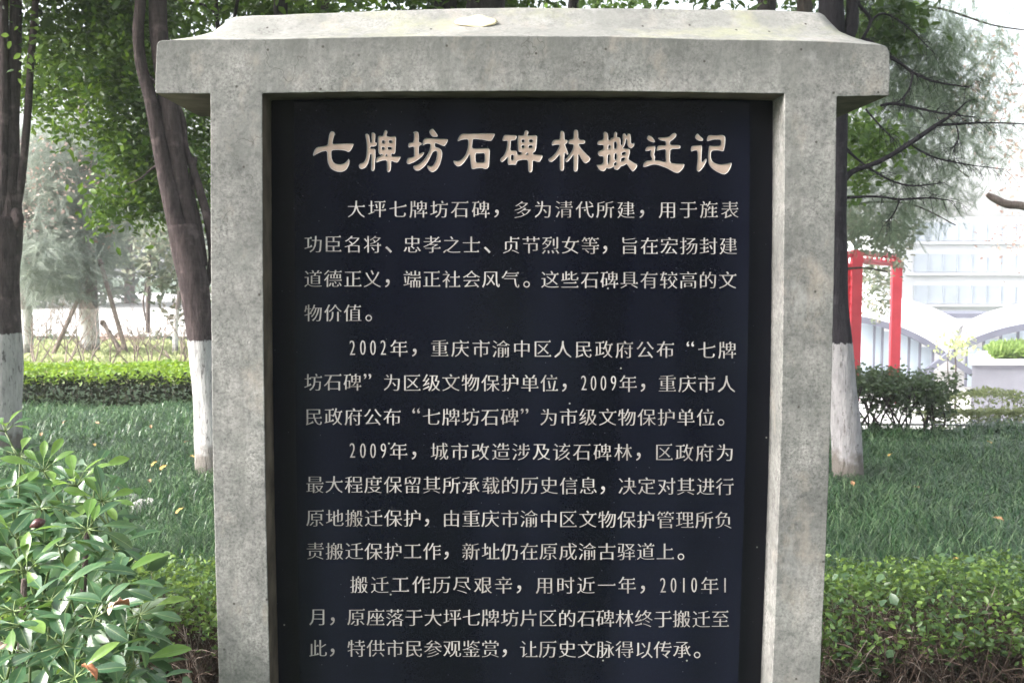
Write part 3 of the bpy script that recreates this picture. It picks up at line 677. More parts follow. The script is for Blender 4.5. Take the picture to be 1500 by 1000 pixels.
# left edge tree
tA = tree(8.0, 0, 672, 'tree at the left edge with whitewashed foot and three stems above a knot',
  [[(-2, 676, 64), (0, 600, 60), (2, 520, 56), (2, 430, 50), (4, 360, 52), (4, 318, 54)],
   [(12, 330, 40), (17, 270, 24), (18, 180, 19), (22, 90, 17), (23, 0, 16), (24, -150, 14)],
   [(-4, 330, 26, -.06), (3, 300, 15, -.06), (5, 200, 15, -.06), (6, 90, 14, -.06), (4, 0, 14, -.06), (0, -150, 12)],
   [(16, 322, 16), (25, 300, 12), (33, 250, 11), (41, 160, 10), (46, 80, 9.5), (52, 0, 9), (58, -120, 8)],
   [(22, 312, 20, -.02), (27, 322, 16, -.05), (25, 335, 10, -.02)]], M['bark_wash'])
# second tree, left of the stele
tB = tree(7.3, 306, 700, 'whitewashed multi-stemmed tree standing just left of the stele',
  [[(309, 702, 44), (307, 640, 44), (301, 560, 40), (293, 490, 39), (284, 420, 42), (274, 370, 44), (268, 330, 46)],
   [(264, 350, 30), (250, 290, 26), (235, 220, 22), (222, 150, 20), (208, 100, 17), (203, 50, 16), (206, 0, 15), (212, -140, 13)],
   [(278, 350, 30, .05), (268, 290, 28, .06), (256, 220, 28, .06), (245, 140, 28, .06), (234, 60, 27, .06), (231, 0, 25, .06), (228, -140, 22)],
   [(300, 420, 12, .1), (312, 380, 14, .1), (305, 325, 13, .1), (290, 270, 12, .1), (272, 215, 9, .1), (268, 175, 8, .1), (250, 130, 7, .1)],
   [(296, 390, 18, .1), (290, 330, 12, .1), (280, 280, 10, .1), (285, 230, 8, .1)],
   [(214, 110, 8), (230, 122, 7), (252, 128, 6), (270, 140, 5)],
   [(240, 240, 6), (225, 245, 3.4), (205, 262, 2.5), (185, 270, 1.5)]], M['bark_wash'])
pts = [blob(150, 20, 8.6, 120, 55, .7, 2300, 0, 46, .12), blob(120, 90, 8.8, 90, 60, .7, 1900, 0, 40, .11), blob(220, 60, 8.4, 80, 90, .6, 1500, 0, 34, .12),
       blob(190, 130, 8.0, 70, 45, .4, 900, 0, 22, .09), blob(140, 185, 7.9, 50, 35, .3, 330, 0, 14, .07), blob(215, 215, 8.0, 62, 55, .35, 900, 0, 24, .09),
       blob(205, 285, 7.9, 48, 35, .3, 620, 0, 16, .08), blob(165, 315, 7.8, 22, 16, .2, 90, 0, 5, .05), blob(290, 150, 8.2, 45, 120, .5, 900, 0, 20, .12), blob(305, 280, 8, 18, 80, .3, 260, 0, 9, .08),
       blob(75, 130, 8.9, 40, 60, .4, 360, 0, 10, .1), blob(40, 100, 9.1, 45, 90, .4, 300, 0, 12, .1)]
foliage(tB, 'sunlit_leaves', np.concatenate([blob(90, 90, 7.9, 40, 50, .2, 170, 0, 12, .07), blob(50, 30, 8.2, 40, 40, .2, 110, 0, 9, .07), blob(160, 300, 7.6, 25, 26, .2, 80, 0, 7, .06), blob(265, 60, 7.9, 30, 30, .2, 120, 0, 9, .07), blob(170, 225, 7.7, 30, 20, .2, 60, 0, 6, .06), blob(180, 80, 7.9, 50, 50, .2, 120, 0, 12, .07)]), .068, LIME, 'leaf', .6, .3)  # lime leaf colour paints sunlight onto these clusters
pts2 = [p_ + RNG.normal(0, .07, p_.shape) for p_ in pts]
foliage(tB, 'crown', np.concatenate(pts + pts2), .062, GREEN, 'leaf', .6, .35, .6, nobj=240, width=.85)
foliage(tB, 'upper_crown', np.concatenate([blob(180, -190, 7.6, 330, 150, 1.1, 5500, 0, 110, .16)]), .10, GREEN, 'leaf', .6, .3)
foliage(tA, 'crown', np.concatenate([blob(-60, -160, 8.2, 260, 160, 1.1, 3000, 0, 60, .15)]), .10, DARKG, 'leaf', .6, .3)

# right tree
tC = tree(7.0, 1243, 712, 'dark whitewashed tree just right of the stele with long bare side limbs',
  [[(1244, 716, 47), (1240, 640, 45), (1234, 560, 40), (1229, 490, 37), (1225, 440, 33), (1224, 380, 33), (1224, 300, 32), (1225, 200, 31), (1224, 120, 34), (1222, 70, 36)],
   [(1222, 75, 34), (1219, 30, 34), (1217, 0, 34), (1214, -140, 30)],
   [(1230, 80, 20), (1245, 45, 20), (1249, 20, 17), (1248, 0, 16), (1246, -140, 13)],
   [(1236, 262, 12), (1252, 250, 8), (1290, 236, 7), (1330, 212, 7), (1368, 186, 6.5), (1395, 168, 3.5), (1415, 150, 2)],
   [(1368, 184, 5), (1400, 182, 4, .05), (1440, 180, 2.6, .1), (1500, 182, 1.8, .1), (1540, 190, 1.5, .1)],
   [(1330, 208, 3), (1350, 222, 3), (1380, 234, 2.5), (1430, 243, 1.6), (1470, 248, 1)],
   [(1236, 120, 7), (1262, 60, 7), (1300, 82, 6), (1318, 92, 5), (1340, 108, 4), (1370, 120, 3), (1420, 128, 1.8)],
   [(1290, 155, 4), (1310, 152, 4.5), (1350, 160, 3.5), (1380, 166, 3), (1430, 172, 1.6)],
   [(1338, 106, 2.6), (1332, 130, 3), (1318, 148, 2.6), (1300, 154, 2)],
   [(1262, 60, 5), (1275, 30, 5), (1258, 6, 5), (1250, -20, 4)], [(1275, 32, 4), (1295, 20, 3), (1330, 40, 2), (1360, 70, 1.3)],
   [(1236, 290, 5), (1280, 288, 3.5), (1320, 292, 3), (1360, 290, 2.4), (1395, 294, 1.4)], [(1318, 292, 2.2), (1310, 312, 2), (1298, 326, 1.3)],
   [(1236, 215, 6), (1262, 238, 3), (1300, 262, 3), (1335, 272, 2.6), (1380, 268, 1.5)],
   [(1400, 180, 2), (1404, 200, 2), (1400, 212, 1.5), (1392, 218, 1)], [(1268, 160, 3), (1290, 185, 2.5), (1310, 205, 1.6)]], M['bark_dark_wash'])
foliage(tC, 'crown', np.concatenate([blob(1250, -210, 7.4, 300, 170, 1.2, 4200, 0, 90, .16), blob(1275, 40, 8.6, 60, 60, .5, 700, 0, 20, .1)]), .09, DARKG, 'leaf', .6, .3)

# trees seen over the cap
over = [(411, 20, 9.2, 'first trunk over the cap from its left end, thin and dark'), (476, 14, 10.4, 'second slim trunk rising over the left half of the cap'),
        (652, 34, 9.0, 'trunk over the cap left of the middle, beside a thicker one'), (711, 56, 8.4, 'thickest trunk rising behind the middle of the cap'),
        (840, 15, 10.6, 'thin leaning trunk right of the middle of the cap'), (1123, 27, 9.6, 'leaning trunk rising over the right end of the cap')]
for i, (x, wd, D, lb) in enumerate(over):
    ln = (0, 4, 0, 0, 14, 14)[i]
    t_ = tree(D, x, 392 + 1.5 * F / D, lb, [[(x - ln * 4, 392 + 1.5 * F / D, wd * 1.2), (x - ln * 2, 300, wd), (x, 5, wd), (x + ln, -60, wd * .9), (x + ln * 3, -220, wd * .7)]], M['bark_dark'] if i != 1 else M['bark'])
    foliage(t_, 'crown', np.concatenate([blob(x + RNG.uniform(-30, 30), -120, D + .3, 190, 150, 1.0, 2200, 0, 50, .15), blob(x + 20, 45, D + 1.0, 110, 60, .5, 1300, 0, 26, .12)]), .09, (GREEN, GREEN, DARKG, GREEN, LIME, DARKG)[i])

# unseen wide crowns, added above the view to cut light on the spot
def roof_crown(t_, c, r, n, mt=None):
    p = RNG.uniform(-1, 1, (n * 2, 3)); p = p[(p ** 2).sum(1) < 1][:n]; g = np.array([noise.noise(Vector((q[0] * 2.2 + c[0], q[1] * 2.2 + c[1], 1))) for q in p]); p = p[g > -.12]
    foliage(t_, 'unseen_shade_crown', p * np.array(r) + np.array(c), .19, mt or DARKG, 'leaf', .5, .2, 1.0)
roof_crown(tA, (-5.5, 6.0, 6.2), (3.6, 5.0, 1.5), 9000); roof_crown(tB, (-2.0, 4.0, 6.4), (4.0, 5.5, 1.6), 12000); roof_crown(tC, (3.0, 4.0, 6.4), (4.2, 5.5, 1.6), 11000)
# unseen trees behind the viewer, added to darken the slab's reflections and front light
for i, (x, y, r) in enumerate([(-6.4, -4.5, 1.9), (-3.4, -6.2, 1.7), (-.9, -7.0, 1.3), (1.7, -6.4, 1.6), (4.3, -5.2, 2.0), (7.0, -4.0, 2.0)]):
    t_ = empty('broadleaf_tree', (x, y, gz(x, y))); tag(t_, ('unseen added dense tree mirrored at the far left of the slab', 'unseen added dense tree mirrored in the left half of the slab', 'unseen added narrow tree mirrored near the middle of the slab', 'unseen added dense tree mirrored right of the middle of the slab', 'unseen added broad tree mirrored in the right part of the slab', 'unseen added broad tree mirrored at the far right of the slab')[i], 'tree', 'unseen trees added for the slab reflection')
    mb = MB(); mb.tube([(0, 0, -.05), (.05, 0, 1), (0, .05, 2.4), (.1, 0, 4)], [.16, .13, .11, .07], 10, .1); mb.build('trunk', M['bark_dark'], t_, True)
    p = RNG.normal(size=(5200, 3)); p /= np.linalg.norm(p, axis=1)[:, None]; p *= RNG.uniform(.2, 1, (5200, 1)) ** .4
    foliage(t_, 'crown', p * np.array([r, 1.2, 2.7]) + np.array([x, y, 3.0]), .17, DARKG, 'leaf', .6, .2)
# small branch over the left end of the cap
def far_tree(name, D, label, stems, clusters, bmat, lmat, kind='leaf', size=.12, group=None, **kw):
    bx, by = stems[0][0][:2]; base = P(bx, by, D); base.z = gz(base.x, base.y) - .02
    t_ = empty(name, base); tag(t_, label, 'tree', group)
    for i, st in enumerate(stems):
        pts, rad = stem_pts(st, D)
        if i == 0: pts = [Vector((pts[0].x, pts[0].y, base.z))] + pts; rad = [rad[0] * 1.1] + rad
        mb = MB(); mb.tube(rel(t_, pts), rad, 8, .1); mb.build('trunk' if i == 0 else 'branch', bmat, t_, True)
    if clusters: foliage(t_, 'crown', np.concatenate([blob(*c) for c in clusters]), size, lmat, kind, **kw)
    return t_
far_tree('broadleaf_tree', 9.6, 'slim branching tree showing above the left end of the cap', [[(330, 600, 9), (322, 200, 8), (320, 60, 7), (317, 20, 7), (314, -60, 6)], [(318, 22, 4), (300, 8, 3.6), (270, 4, 3), (250, -2, 2)], [(340, 40, 5), (348, 0, 5), (352, -40, 4)]],
   [(300, 10, 9.9, 70, 45, .4, 800, 0, 20, .11), (420, -10, 10.5, 90, 40, .5, 1000, 0, 22, .12)], M['bark_dark'], GREEN, size=.085, group='trees standing around the stele')

# conifer sprays behind the right tree
cl2 = [(1290, 30, 9.8, 60, 50, .4, 420, 0, 22, .1), (1350, 70, 10, 60, 50, .4, 420, 0, 22, .1), (1300, 130, 9.8, 40, 30, .3, 180, 0, 10, .1), (1370, 130, 10.2, 50, 40, .4, 260, 0, 14, .1)]
cl = [(1300, 20, 10, 90, 60, .6, 440, 0, 40, .12), (1380, 60, 10.5, 80, 80, .6, 495, 0, 40, .13), (1320, 130, 10, 70, 60, .5, 385, 0, 34, .12), (1400, 150, 10.5, 70, 60, .5, 440, 0, 36, .13),
      (1350, 230, 10, 80, 45, .5, 440, 0, 36, .12), (1290, 300, 10, 60, 55, .5, 357, 0, 26, .12), (1380, 280, 10.5, 50, 40, .4, 192, 0, 18, .12), (1450, 60, 11, 70, 60, .5, 198, 0, 20, .15), (1450, 190, 11, 50, 60, .5, 143, 0, 16, .15), (1280, 200, 9.6, 50, 60, .4, 247, 0, 18, .1)]
far_tree('conifer_tree', 10.2, 'feathery grey green conifer with drooping sprays beyond the right side of the stele', [[(1180, 600, 34), (1180, 300, 30), (1178, -100, 20)], [(1180, 60, 9), (1260, 20, 6), (1360, 10, 4), (1450, 36, 2.5), (1500, 44, 2)], [(1180, 190, 8), (1270, 200, 5), (1350, 215, 3.5), (1420, 260, 2)],
   [(1180, 320, 7), (1250, 300, 4), (1330, 298, 2.6), (1400, 330, 1.5)]], cl, M['bark'], NEED, 'needle', .2, tilt=.4, down=1.1, up=.3, width=.6)
far_tree('broadleaf_tree', 9.4, 'lime leaved small tree between the right side of the stele and the conifer', [[(1200, 590, 12), (1210, 300, 9), (1225, 180, 5)]],
   [(1270, 210, 9.2, 42, 48, .35, 520, 0, 16, .09), (1245, 260, 9.2, 25, 30, .3, 160, 0, 8, .08), (1300, 35, 9.4, 40, 30, .3, 140, 0, 8, .08)], M['bark'], LIME, size=.085)
far_tree('broadleaf_tree', 12.0, 'pale leafy tree hanging over the red frame', [[(1195, 560, 12), (1205, 400, 10), (1225, 330, 5)], [(1205, 400, 5), (1260, 392, 3), (1300, 398, 2)]],
   [(1280, 335, 11.8, 55, 28, .4, 800, 0, 22, .09), (1308, 352, 12.2, 36, 12, .3, 120, 0, 12, .07), (1312, 385, 12.6, 12, 12, .2, 40, 0, 5, .06), (1280, 405, 15.5, 26, 26, .3, 420, 0, 10, .1), (1272, 445, 16, 30, 16, .3, 220, 0, 8, .1)], M['bark'], FARG, size=.08)
far_tree('conifer_tree', 10.0, 'darker green conifer whose top sprays fill the corner above the right end of the cap', [[(1215, 590, 10), (1235, 200, 8), (1262, 40, 5)], [(1240, 150, 4), (1300, 90, 3), (1370, 80, 1.5)]], cl2, M['bark'], NEEDG, 'needle', .17, tilt=.4, down=1.0, up=.3, width=.6)
# limb coming in from the right edge
far_tree('broadleaf_tree', 9.0, 'tree beyond the right edge whose thick bare limb reaches into view', [[(1620, 600, 60), (1610, 420, 50), (1580, 330, 40)], [(1580, 330, 20), (1540, 318, 16), (1500, 302, 12), (1475, 299, 12), (1455, 290, 11), (1446, 285, 7)]],
   [(1640, 60, 9.6, 90, 120, .6, 600, 0, 22, .15)], M['bark_pale'], PINK, size=.09)
far_tree('autumn_tree', 15, 'hazy pinkish tree at the right edge above the glass building', [[(1530, 560, 14), (1530, 300, 10), (1500, 150, 6)]],
   [(1470, 140, 15, 60, 70, .8, 260, 0, 26, .2), (1500, 230, 15, 50, 60, .8, 160, 0, 16, .2), (1400, 150, 15, 40, 30, .5, 90, 0, 8, .2), (1480, 350, 17, 50, 30, .6, 160, 0, 10, .2)], M['bark_pale'], PINK, size=.08)

# left background
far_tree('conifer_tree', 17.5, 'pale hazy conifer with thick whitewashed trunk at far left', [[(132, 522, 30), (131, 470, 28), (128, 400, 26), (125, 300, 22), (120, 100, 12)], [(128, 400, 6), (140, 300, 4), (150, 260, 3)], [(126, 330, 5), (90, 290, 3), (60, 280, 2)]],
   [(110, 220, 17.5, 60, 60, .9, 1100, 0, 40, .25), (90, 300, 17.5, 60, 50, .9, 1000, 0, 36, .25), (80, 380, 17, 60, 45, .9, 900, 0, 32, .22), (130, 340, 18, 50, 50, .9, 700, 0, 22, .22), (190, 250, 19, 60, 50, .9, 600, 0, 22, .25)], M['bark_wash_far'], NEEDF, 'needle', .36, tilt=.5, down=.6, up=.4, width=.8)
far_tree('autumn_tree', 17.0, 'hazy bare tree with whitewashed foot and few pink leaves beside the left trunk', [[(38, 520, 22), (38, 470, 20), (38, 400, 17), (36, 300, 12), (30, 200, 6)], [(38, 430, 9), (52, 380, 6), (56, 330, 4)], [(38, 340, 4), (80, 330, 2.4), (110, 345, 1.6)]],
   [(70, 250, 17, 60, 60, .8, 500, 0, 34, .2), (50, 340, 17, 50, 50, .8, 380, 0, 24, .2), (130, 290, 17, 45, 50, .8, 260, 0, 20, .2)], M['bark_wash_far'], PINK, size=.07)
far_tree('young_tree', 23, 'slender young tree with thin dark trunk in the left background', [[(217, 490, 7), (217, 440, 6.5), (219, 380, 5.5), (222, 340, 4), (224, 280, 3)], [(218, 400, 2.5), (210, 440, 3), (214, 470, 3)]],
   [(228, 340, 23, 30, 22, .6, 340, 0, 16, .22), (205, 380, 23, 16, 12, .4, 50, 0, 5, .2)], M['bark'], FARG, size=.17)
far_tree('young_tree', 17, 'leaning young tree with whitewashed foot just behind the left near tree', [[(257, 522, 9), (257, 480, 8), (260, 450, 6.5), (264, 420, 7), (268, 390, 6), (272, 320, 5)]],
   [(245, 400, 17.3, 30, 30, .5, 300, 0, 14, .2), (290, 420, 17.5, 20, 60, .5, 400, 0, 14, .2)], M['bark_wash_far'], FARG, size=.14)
# timber props leaning on the far trunk
for i, (a_, b_, lb) in enumerate([((146, 380), (178, 492), 'longest timber prop leaning against the pale far trunk'), ((149, 470), (176, 512), 'short low timber prop right of the far trunk'), ((128, 408), (100, 470), 'timber prop on the left side of the far trunk')]):
    p0 = P(*a_, 17.2); p1 = P(*b_, 17.0); o = empty('timber_prop', Vector((p1.x, p1.y, 0)))
    p1 = p1.copy(); e = p1 + (p1 - p0).normalized() * max(0, (p1.z - .0) / max(.2, -(p1 - p0).normalized().z))
    mb = MB(); mb.tube(rel(o, [p0, (p0 + e) / 2, e]), [.035, .038, .04], 8, .1); mb.build('pole', M['bark_pale'], o, True)
    mb = MB(); q = p0 + (e - p0) * .04; mb.tube(rel(o, [q, q + (e - p0).normalized() * .05]), .048, 8); mb.build('tie', M['twig'], o)
    tag(o, lb, 'prop', 'timber props of the far tree')
# far tree masses that close the view
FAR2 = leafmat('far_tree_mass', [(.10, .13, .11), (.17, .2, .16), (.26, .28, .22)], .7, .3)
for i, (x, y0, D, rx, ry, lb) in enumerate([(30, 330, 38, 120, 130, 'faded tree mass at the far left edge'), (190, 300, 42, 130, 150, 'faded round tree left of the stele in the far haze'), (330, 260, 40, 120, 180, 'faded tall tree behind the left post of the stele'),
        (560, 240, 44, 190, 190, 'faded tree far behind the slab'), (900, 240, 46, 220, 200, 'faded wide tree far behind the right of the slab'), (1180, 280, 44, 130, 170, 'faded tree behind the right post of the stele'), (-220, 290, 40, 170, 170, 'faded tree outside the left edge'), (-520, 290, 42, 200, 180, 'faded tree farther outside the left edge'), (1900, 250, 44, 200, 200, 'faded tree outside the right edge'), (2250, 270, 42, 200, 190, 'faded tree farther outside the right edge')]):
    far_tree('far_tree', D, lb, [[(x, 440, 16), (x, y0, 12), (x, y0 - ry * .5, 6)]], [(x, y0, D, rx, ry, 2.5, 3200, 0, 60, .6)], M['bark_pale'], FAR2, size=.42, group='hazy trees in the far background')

# ------------------------------------------------------------------ hedges and shrubs
HTOP = leafmat('clipped_hedge_top_leaf', [(.09, .18, .012), (.15, .27, .02), (.21, .35, .03)], .5, .45, (.36, .5, .04))
HDARK = leafmat('clipped_hedge_shaded_leaf', [(.006, .009, .004), (.014, .02, .006), (.035, .055, .012)], .7, .15, spec=.1)  # shade on the hedge front painted as a darker leaf colour
def hedge(name, label, x0, x1, y0, y1, h, ntop, nside, tmat, smat, size, twigs=120, group=None, nobj=0, kind='leaf', vary=.05, cat='hedge'):
    bx = (x0 + x1) / 2; by = (y0 + y1) / 2
    o = empty(name, (bx, by, gz(bx, by))); tag(o, label, cat, group)
    def hz(x, y): return gz(x, y) + h * (1 + vary * 4 * noise.noise(Vector((x * 1.3, y * 1.3, 5))))
    top = []; side = []
    for i in range(ntop):
        x = random.uniform(x0, x1); y = random.uniform(y0, y1); top.append((x, y, hz(x, y) - abs(random.gauss(0, .035)) * (h / .4)))
    for i in range(nside):
        x = random.uniform(x0, x1); y = y0 + abs(random.gauss(0, .12)); z = hz(x, y) - random.random() ** 1.3 * h * .9
        side.append((x, y, z))
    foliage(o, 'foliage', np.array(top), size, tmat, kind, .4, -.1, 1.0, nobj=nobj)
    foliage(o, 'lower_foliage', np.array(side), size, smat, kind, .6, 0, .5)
    mb = MB()
    for i in range(twigs):
        x = random.uniform(x0, x1); y = random.uniform(y0 + .04, y1); z = gz(x, y); p = Vector((x, y, z - .02)); pts = [p]; dx = random.uniform(-.12, .12); dy = random.uniform(-.12, .06)
        for k in range(1, 5): pts.append(Vector((x + dx * k / 4 + random.uniform(-.02, .02), y + dy * k / 4, z + hz(x, y) * k / 4 * .97 - z * k / 4)))
        mb.tube(pts and rel(o, pts), [.006, .005, .004, .003, .002], 4, 0, False)
        for q in pts[2:4]:
            d = Vector((random.uniform(-.1, .1), random.uniform(-.1, .05), random.uniform(.04, .14))); mb.tube(rel(o, [q, q + d]), [.003, .0012], 3, 0, False)
    mb.build('twigs', M['twig'], o)['kind'] = 'stuff'
    return o
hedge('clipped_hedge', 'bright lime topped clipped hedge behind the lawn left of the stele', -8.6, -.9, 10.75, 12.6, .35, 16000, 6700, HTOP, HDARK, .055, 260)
# round topped shrub with bare legs, right of the stele
SHR = leafmat('shrub_leaf', [(.03, .05, .03), (.055, .09, .05), (.10, .15, .07)], .45, .35, (.22, .3, .1))
bx0 = P(1320, 632, 9.3); sh = empty('round_shrub', (bx0.x, 9.4, gz(bx0.x, 9.4))); tag(sh, 'clipped dark green shrub on bare legs right of the whitewashed trunk', 'shrub')
foliage(sh, 'foliage', np.concatenate([blob(1290, 562, 9.4, 62, 22, .45, 2600, 0, 60, .05), blob(1345, 572, 9.4, 55, 26, .45, 2300, 0, 50, .05), blob(1240, 560, 9.5, 30, 20, .4, 900, 0, 20, .05), blob(1380, 600, 9.3, 22, 14, .2, 260, 0, 8, .04), blob(1300, 598, 9.3, 85, 18, .3, 420, 0, 20, .05)]), .045, SHR, 'leaf', .5, 0, .8)
for i in range(24):
    x = random.uniform(1250, 1385); x2 = x + random.uniform(-32, 32); dd = random.uniform(-.3, .3)
    st = [(x, 636, 3.2, dd), ((x + x2) / 2 + random.uniform(-7, 7), 612, 2.8, dd), (x2, 590, 2.2, dd), (x2 + random.uniform(-14, 14), 566, 1.4, dd)]
    pts, rad = stem_pts(st, 9.4, 3); pts[0].z = gz(pts[0].x, pts[0].y) - .03
    mb = MB(); mb.tube(rel(sh, pts), rad, 5, .1)
    q = pts[len(pts) // 2]; mb.tube(rel(sh, [q, q + Vector((random.uniform(-.1, .1), random.uniform(-.1, .1), .12))]), [.006, .003], 4)
    mb.build('stem', M['bark_dark'], sh, True)
# two low hedge rows beyond the path at right
PALEH = leafmat('pale_hedge_leaf', [(.12, .15, .07), (.2, .24, .11), (.3, .33, .16)], .6, .4)
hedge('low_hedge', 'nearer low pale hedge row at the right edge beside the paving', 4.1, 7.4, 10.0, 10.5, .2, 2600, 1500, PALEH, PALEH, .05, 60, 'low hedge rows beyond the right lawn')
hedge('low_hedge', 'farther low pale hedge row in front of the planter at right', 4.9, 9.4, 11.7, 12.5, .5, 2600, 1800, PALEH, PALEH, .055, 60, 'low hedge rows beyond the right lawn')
# low dull bushes far left
for i, (px, D, wd, lb) in enumerate([(70, 20, 60, 'low rounded bush far left beside a whitewashed foot'), (170, 20, 34, 'low reddish bush below the timber props'), (230, 20.5, 50, 'low bush behind the lime hedge near the left tree')]):
    o = empty('low_bush', P(px, 515, D) * 1.0); o.location.z = 0; tag(o, lb, 'bush')
    foliage(o, 'foliage', blob(px, 504, D, wd, 10, .5, 900, 0, 22, .08), .08, FARG if i != 1 else PINK, 'leaf', .5, 0, .6)
    mb = MB(); mb.tube([(0, 0, 0), (0, 0, .15), (.1, 0, .3)], [.03, .025, .012], 6); mb.build('stem', M['twig'], o)
# bare winter shrubs behind the lime hedge
def bare_shrub(px, py, D, hpx, label):
    b = P(px, py, D); b.z = gz(b.x, b.y); o = empty('bare_shrub', b); tag(o, label, 'shrub', 'bare shrubs behind the lime hedge')
    def grow(mb, p, d, L, r, lev):
        pts = [p]; q = p
        for k in range(3):
            q = q + d * (L / 3) + Vector((random.uniform(-1, 1), random.uniform(-1, 1), random.uniform(-.3, .6))) * L * .07; pts.append(q)
        mb.tube(pts, [r, r * .85, r * .7, r * .5], 5, .1, False)
        if lev > 0:
            for j in range(random.choice((2, 3))):
                dd = (d + Vector((random.uniform(-.8, .8), random.uniform(-.7, .7), random.uniform(-.1, .5)))).normalized(); grow(mb, pts[random.choice((2, 3))], dd, L * random.uniform(.55, .8), r * .55, lev - 1)
    H = hpx * D / F
    for j in range(4):
        mb = MB(); a = random.uniform(0, 6.28); sp = random.uniform(.2, .75); grow(mb, Vector((0, 0, -.02)), Vector((math.cos(a) * sp, math.sin(a) * sp, 1)).normalized(), H * .62, .014, 3)
        mb.build('branch', M['twig_pale'], o, True)
for px, D, h, lb in [(52, 15.2, 70, 'bare shrub next to the left edge tree behind the hedge'), (92, 14.4, 78, 'second bare shrub from the left, many thin grey branches'), (124, 14, 84, 'bare forked shrub in front of the pale whitewashed trunk'),
                     (160, 14.8, 60, 'bare shrub below the longest timber prop'), (198, 15, 62, 'low bare shrub right of the timber props'), (222, 14, 78, 'bare spreading shrub under the slender young tree'), (262, 14.3, 66, 'bare shrub nearest the second whitewashed tree')]:
    bare_shrub(px, 540, D, h, lb)
# yellow green ground cover behind the hedge
YG = leafmat('yellow_ground_cover', [(.22, .27, .12), (.3, .35, .16), (.4, .42, .22)], .6, .4)
n = 23000; gx = RNG.uniform(-12, 0, n); gy = RNG.uniform(12.9, 20, n); o = foliage(None, 'ground_cover', np.stack([gx, gy, RNG.uniform(0, .05, n)], 1), .12, YG, 'leaf', .6, -.6, .3)
tag(o, 'yellow green ground cover behind the lime hedge', 'ground cover', kind='stuff')

# foreground low hedges on either side of the stele
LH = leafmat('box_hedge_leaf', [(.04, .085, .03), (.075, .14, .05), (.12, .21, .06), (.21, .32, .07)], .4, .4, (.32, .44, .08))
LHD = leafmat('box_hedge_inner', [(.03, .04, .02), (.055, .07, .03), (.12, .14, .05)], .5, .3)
VINE = leafmat('vine_leaf', [(.05, .10, .05), (.085, .15, .08), (.12, .20, .10)], .35, .3, (.2, .34, .12), rnd_obj=True)
def near_hedge(label, x0, x1, y0, y1, h, n1, n2, nt, nv):
    o = empty('low_hedge', ((x0 + x1) / 2, (y0 + y1) / 2, 0)); tag(o, label, 'hedge', 'low leafy hedges beside the stele')
    def hz(x, y): return h + .05 * noise.noise(Vector((x * 3, y * 3, 1))) + .03 * noise.noise(Vector((x * 9, y * 9, 1)))
    def sh(n_, lo, hi, front):
        out = []
        while len(out) < n_:
            x = random.uniform(x0, x1); y = random.uniform(y0, y1) if random.random() > front else y0 + abs(random.gauss(0, .05)); z = hz(x, y)
            if random.random() < 1.15 - min(1, (y - y0) / .3) - 1.6 * (noise.noise(Vector((x * 5, y * 5, 7))) + .28): continue
            e = max(0, 1 - (y - y0) / .2); z -= e * e * .07                # rounded front shoulder
            out.append((x, y, z - random.uniform(lo, hi)))
        return np.array(out)
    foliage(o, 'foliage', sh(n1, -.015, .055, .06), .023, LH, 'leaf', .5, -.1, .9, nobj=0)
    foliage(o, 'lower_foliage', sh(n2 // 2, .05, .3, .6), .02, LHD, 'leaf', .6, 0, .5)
    foliage(o, 'vine_foliage', sh(nv, -.045, .06, .3), .034, VINE, 'leaf', .5, -.1, 1.0, nobj=nv, width=1.35)
    for kk, mt in enumerate((M['twig'], M['twig_pale'])):
        mb = MB()
        for i in range(nt if kk == 0 else nt // 5):
            x = random.uniform(x0, x1); y = random.uniform(y0 - .02, min(y1, y0 + .5)); H = hz(x, y) * random.uniform(.75, 1.0) + (.03 if kk and random.random() < .3 else 0)
            q = Vector((x, y, random.uniform(-.02, .3))); pts = [q]; d = Vector((random.uniform(-.4, .4), random.uniform(-.3, .3), 1))
            nn = 5
            for j in range(nn):
                d = (d + Vector((random.uniform(-.5, .5), random.uniform(-.4, .4), random.uniform(-.1, .3)))).normalized(); q = q + d * max(.02, (H - pts[0].z) / nn); pts.append(q)
            r0 = random.uniform(.0018, .0045); mb.tube(rel(o, pts), [r0 * (1 - .14 * j) for j in range(nn + 1)], 4, 0, False)
            for j in (2, 3, 4):
                dd = Vector((random.uniform(-1, 1), random.uniform(-1, .6), random.uniform(-.1, .9))).normalized() * random.uniform(.03, .09)
                mb.tube(rel(o, [pts[j], pts[j] + dd * .5 + Vector((0, 0, .006)), pts[j] + dd]), [.0016, .0012, .0008], 3, 0, False)
        mb.build('twigs', mt, o)['kind'] = 'stuff'
    return o
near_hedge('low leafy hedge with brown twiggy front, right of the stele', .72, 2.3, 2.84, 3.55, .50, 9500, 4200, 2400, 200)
near_hedge('low leafy hedge between the stele and the big-leaved plant at left', -1.9, -.68, 2.86, 3.55, .49, 7500, 3300, 1800, 60)

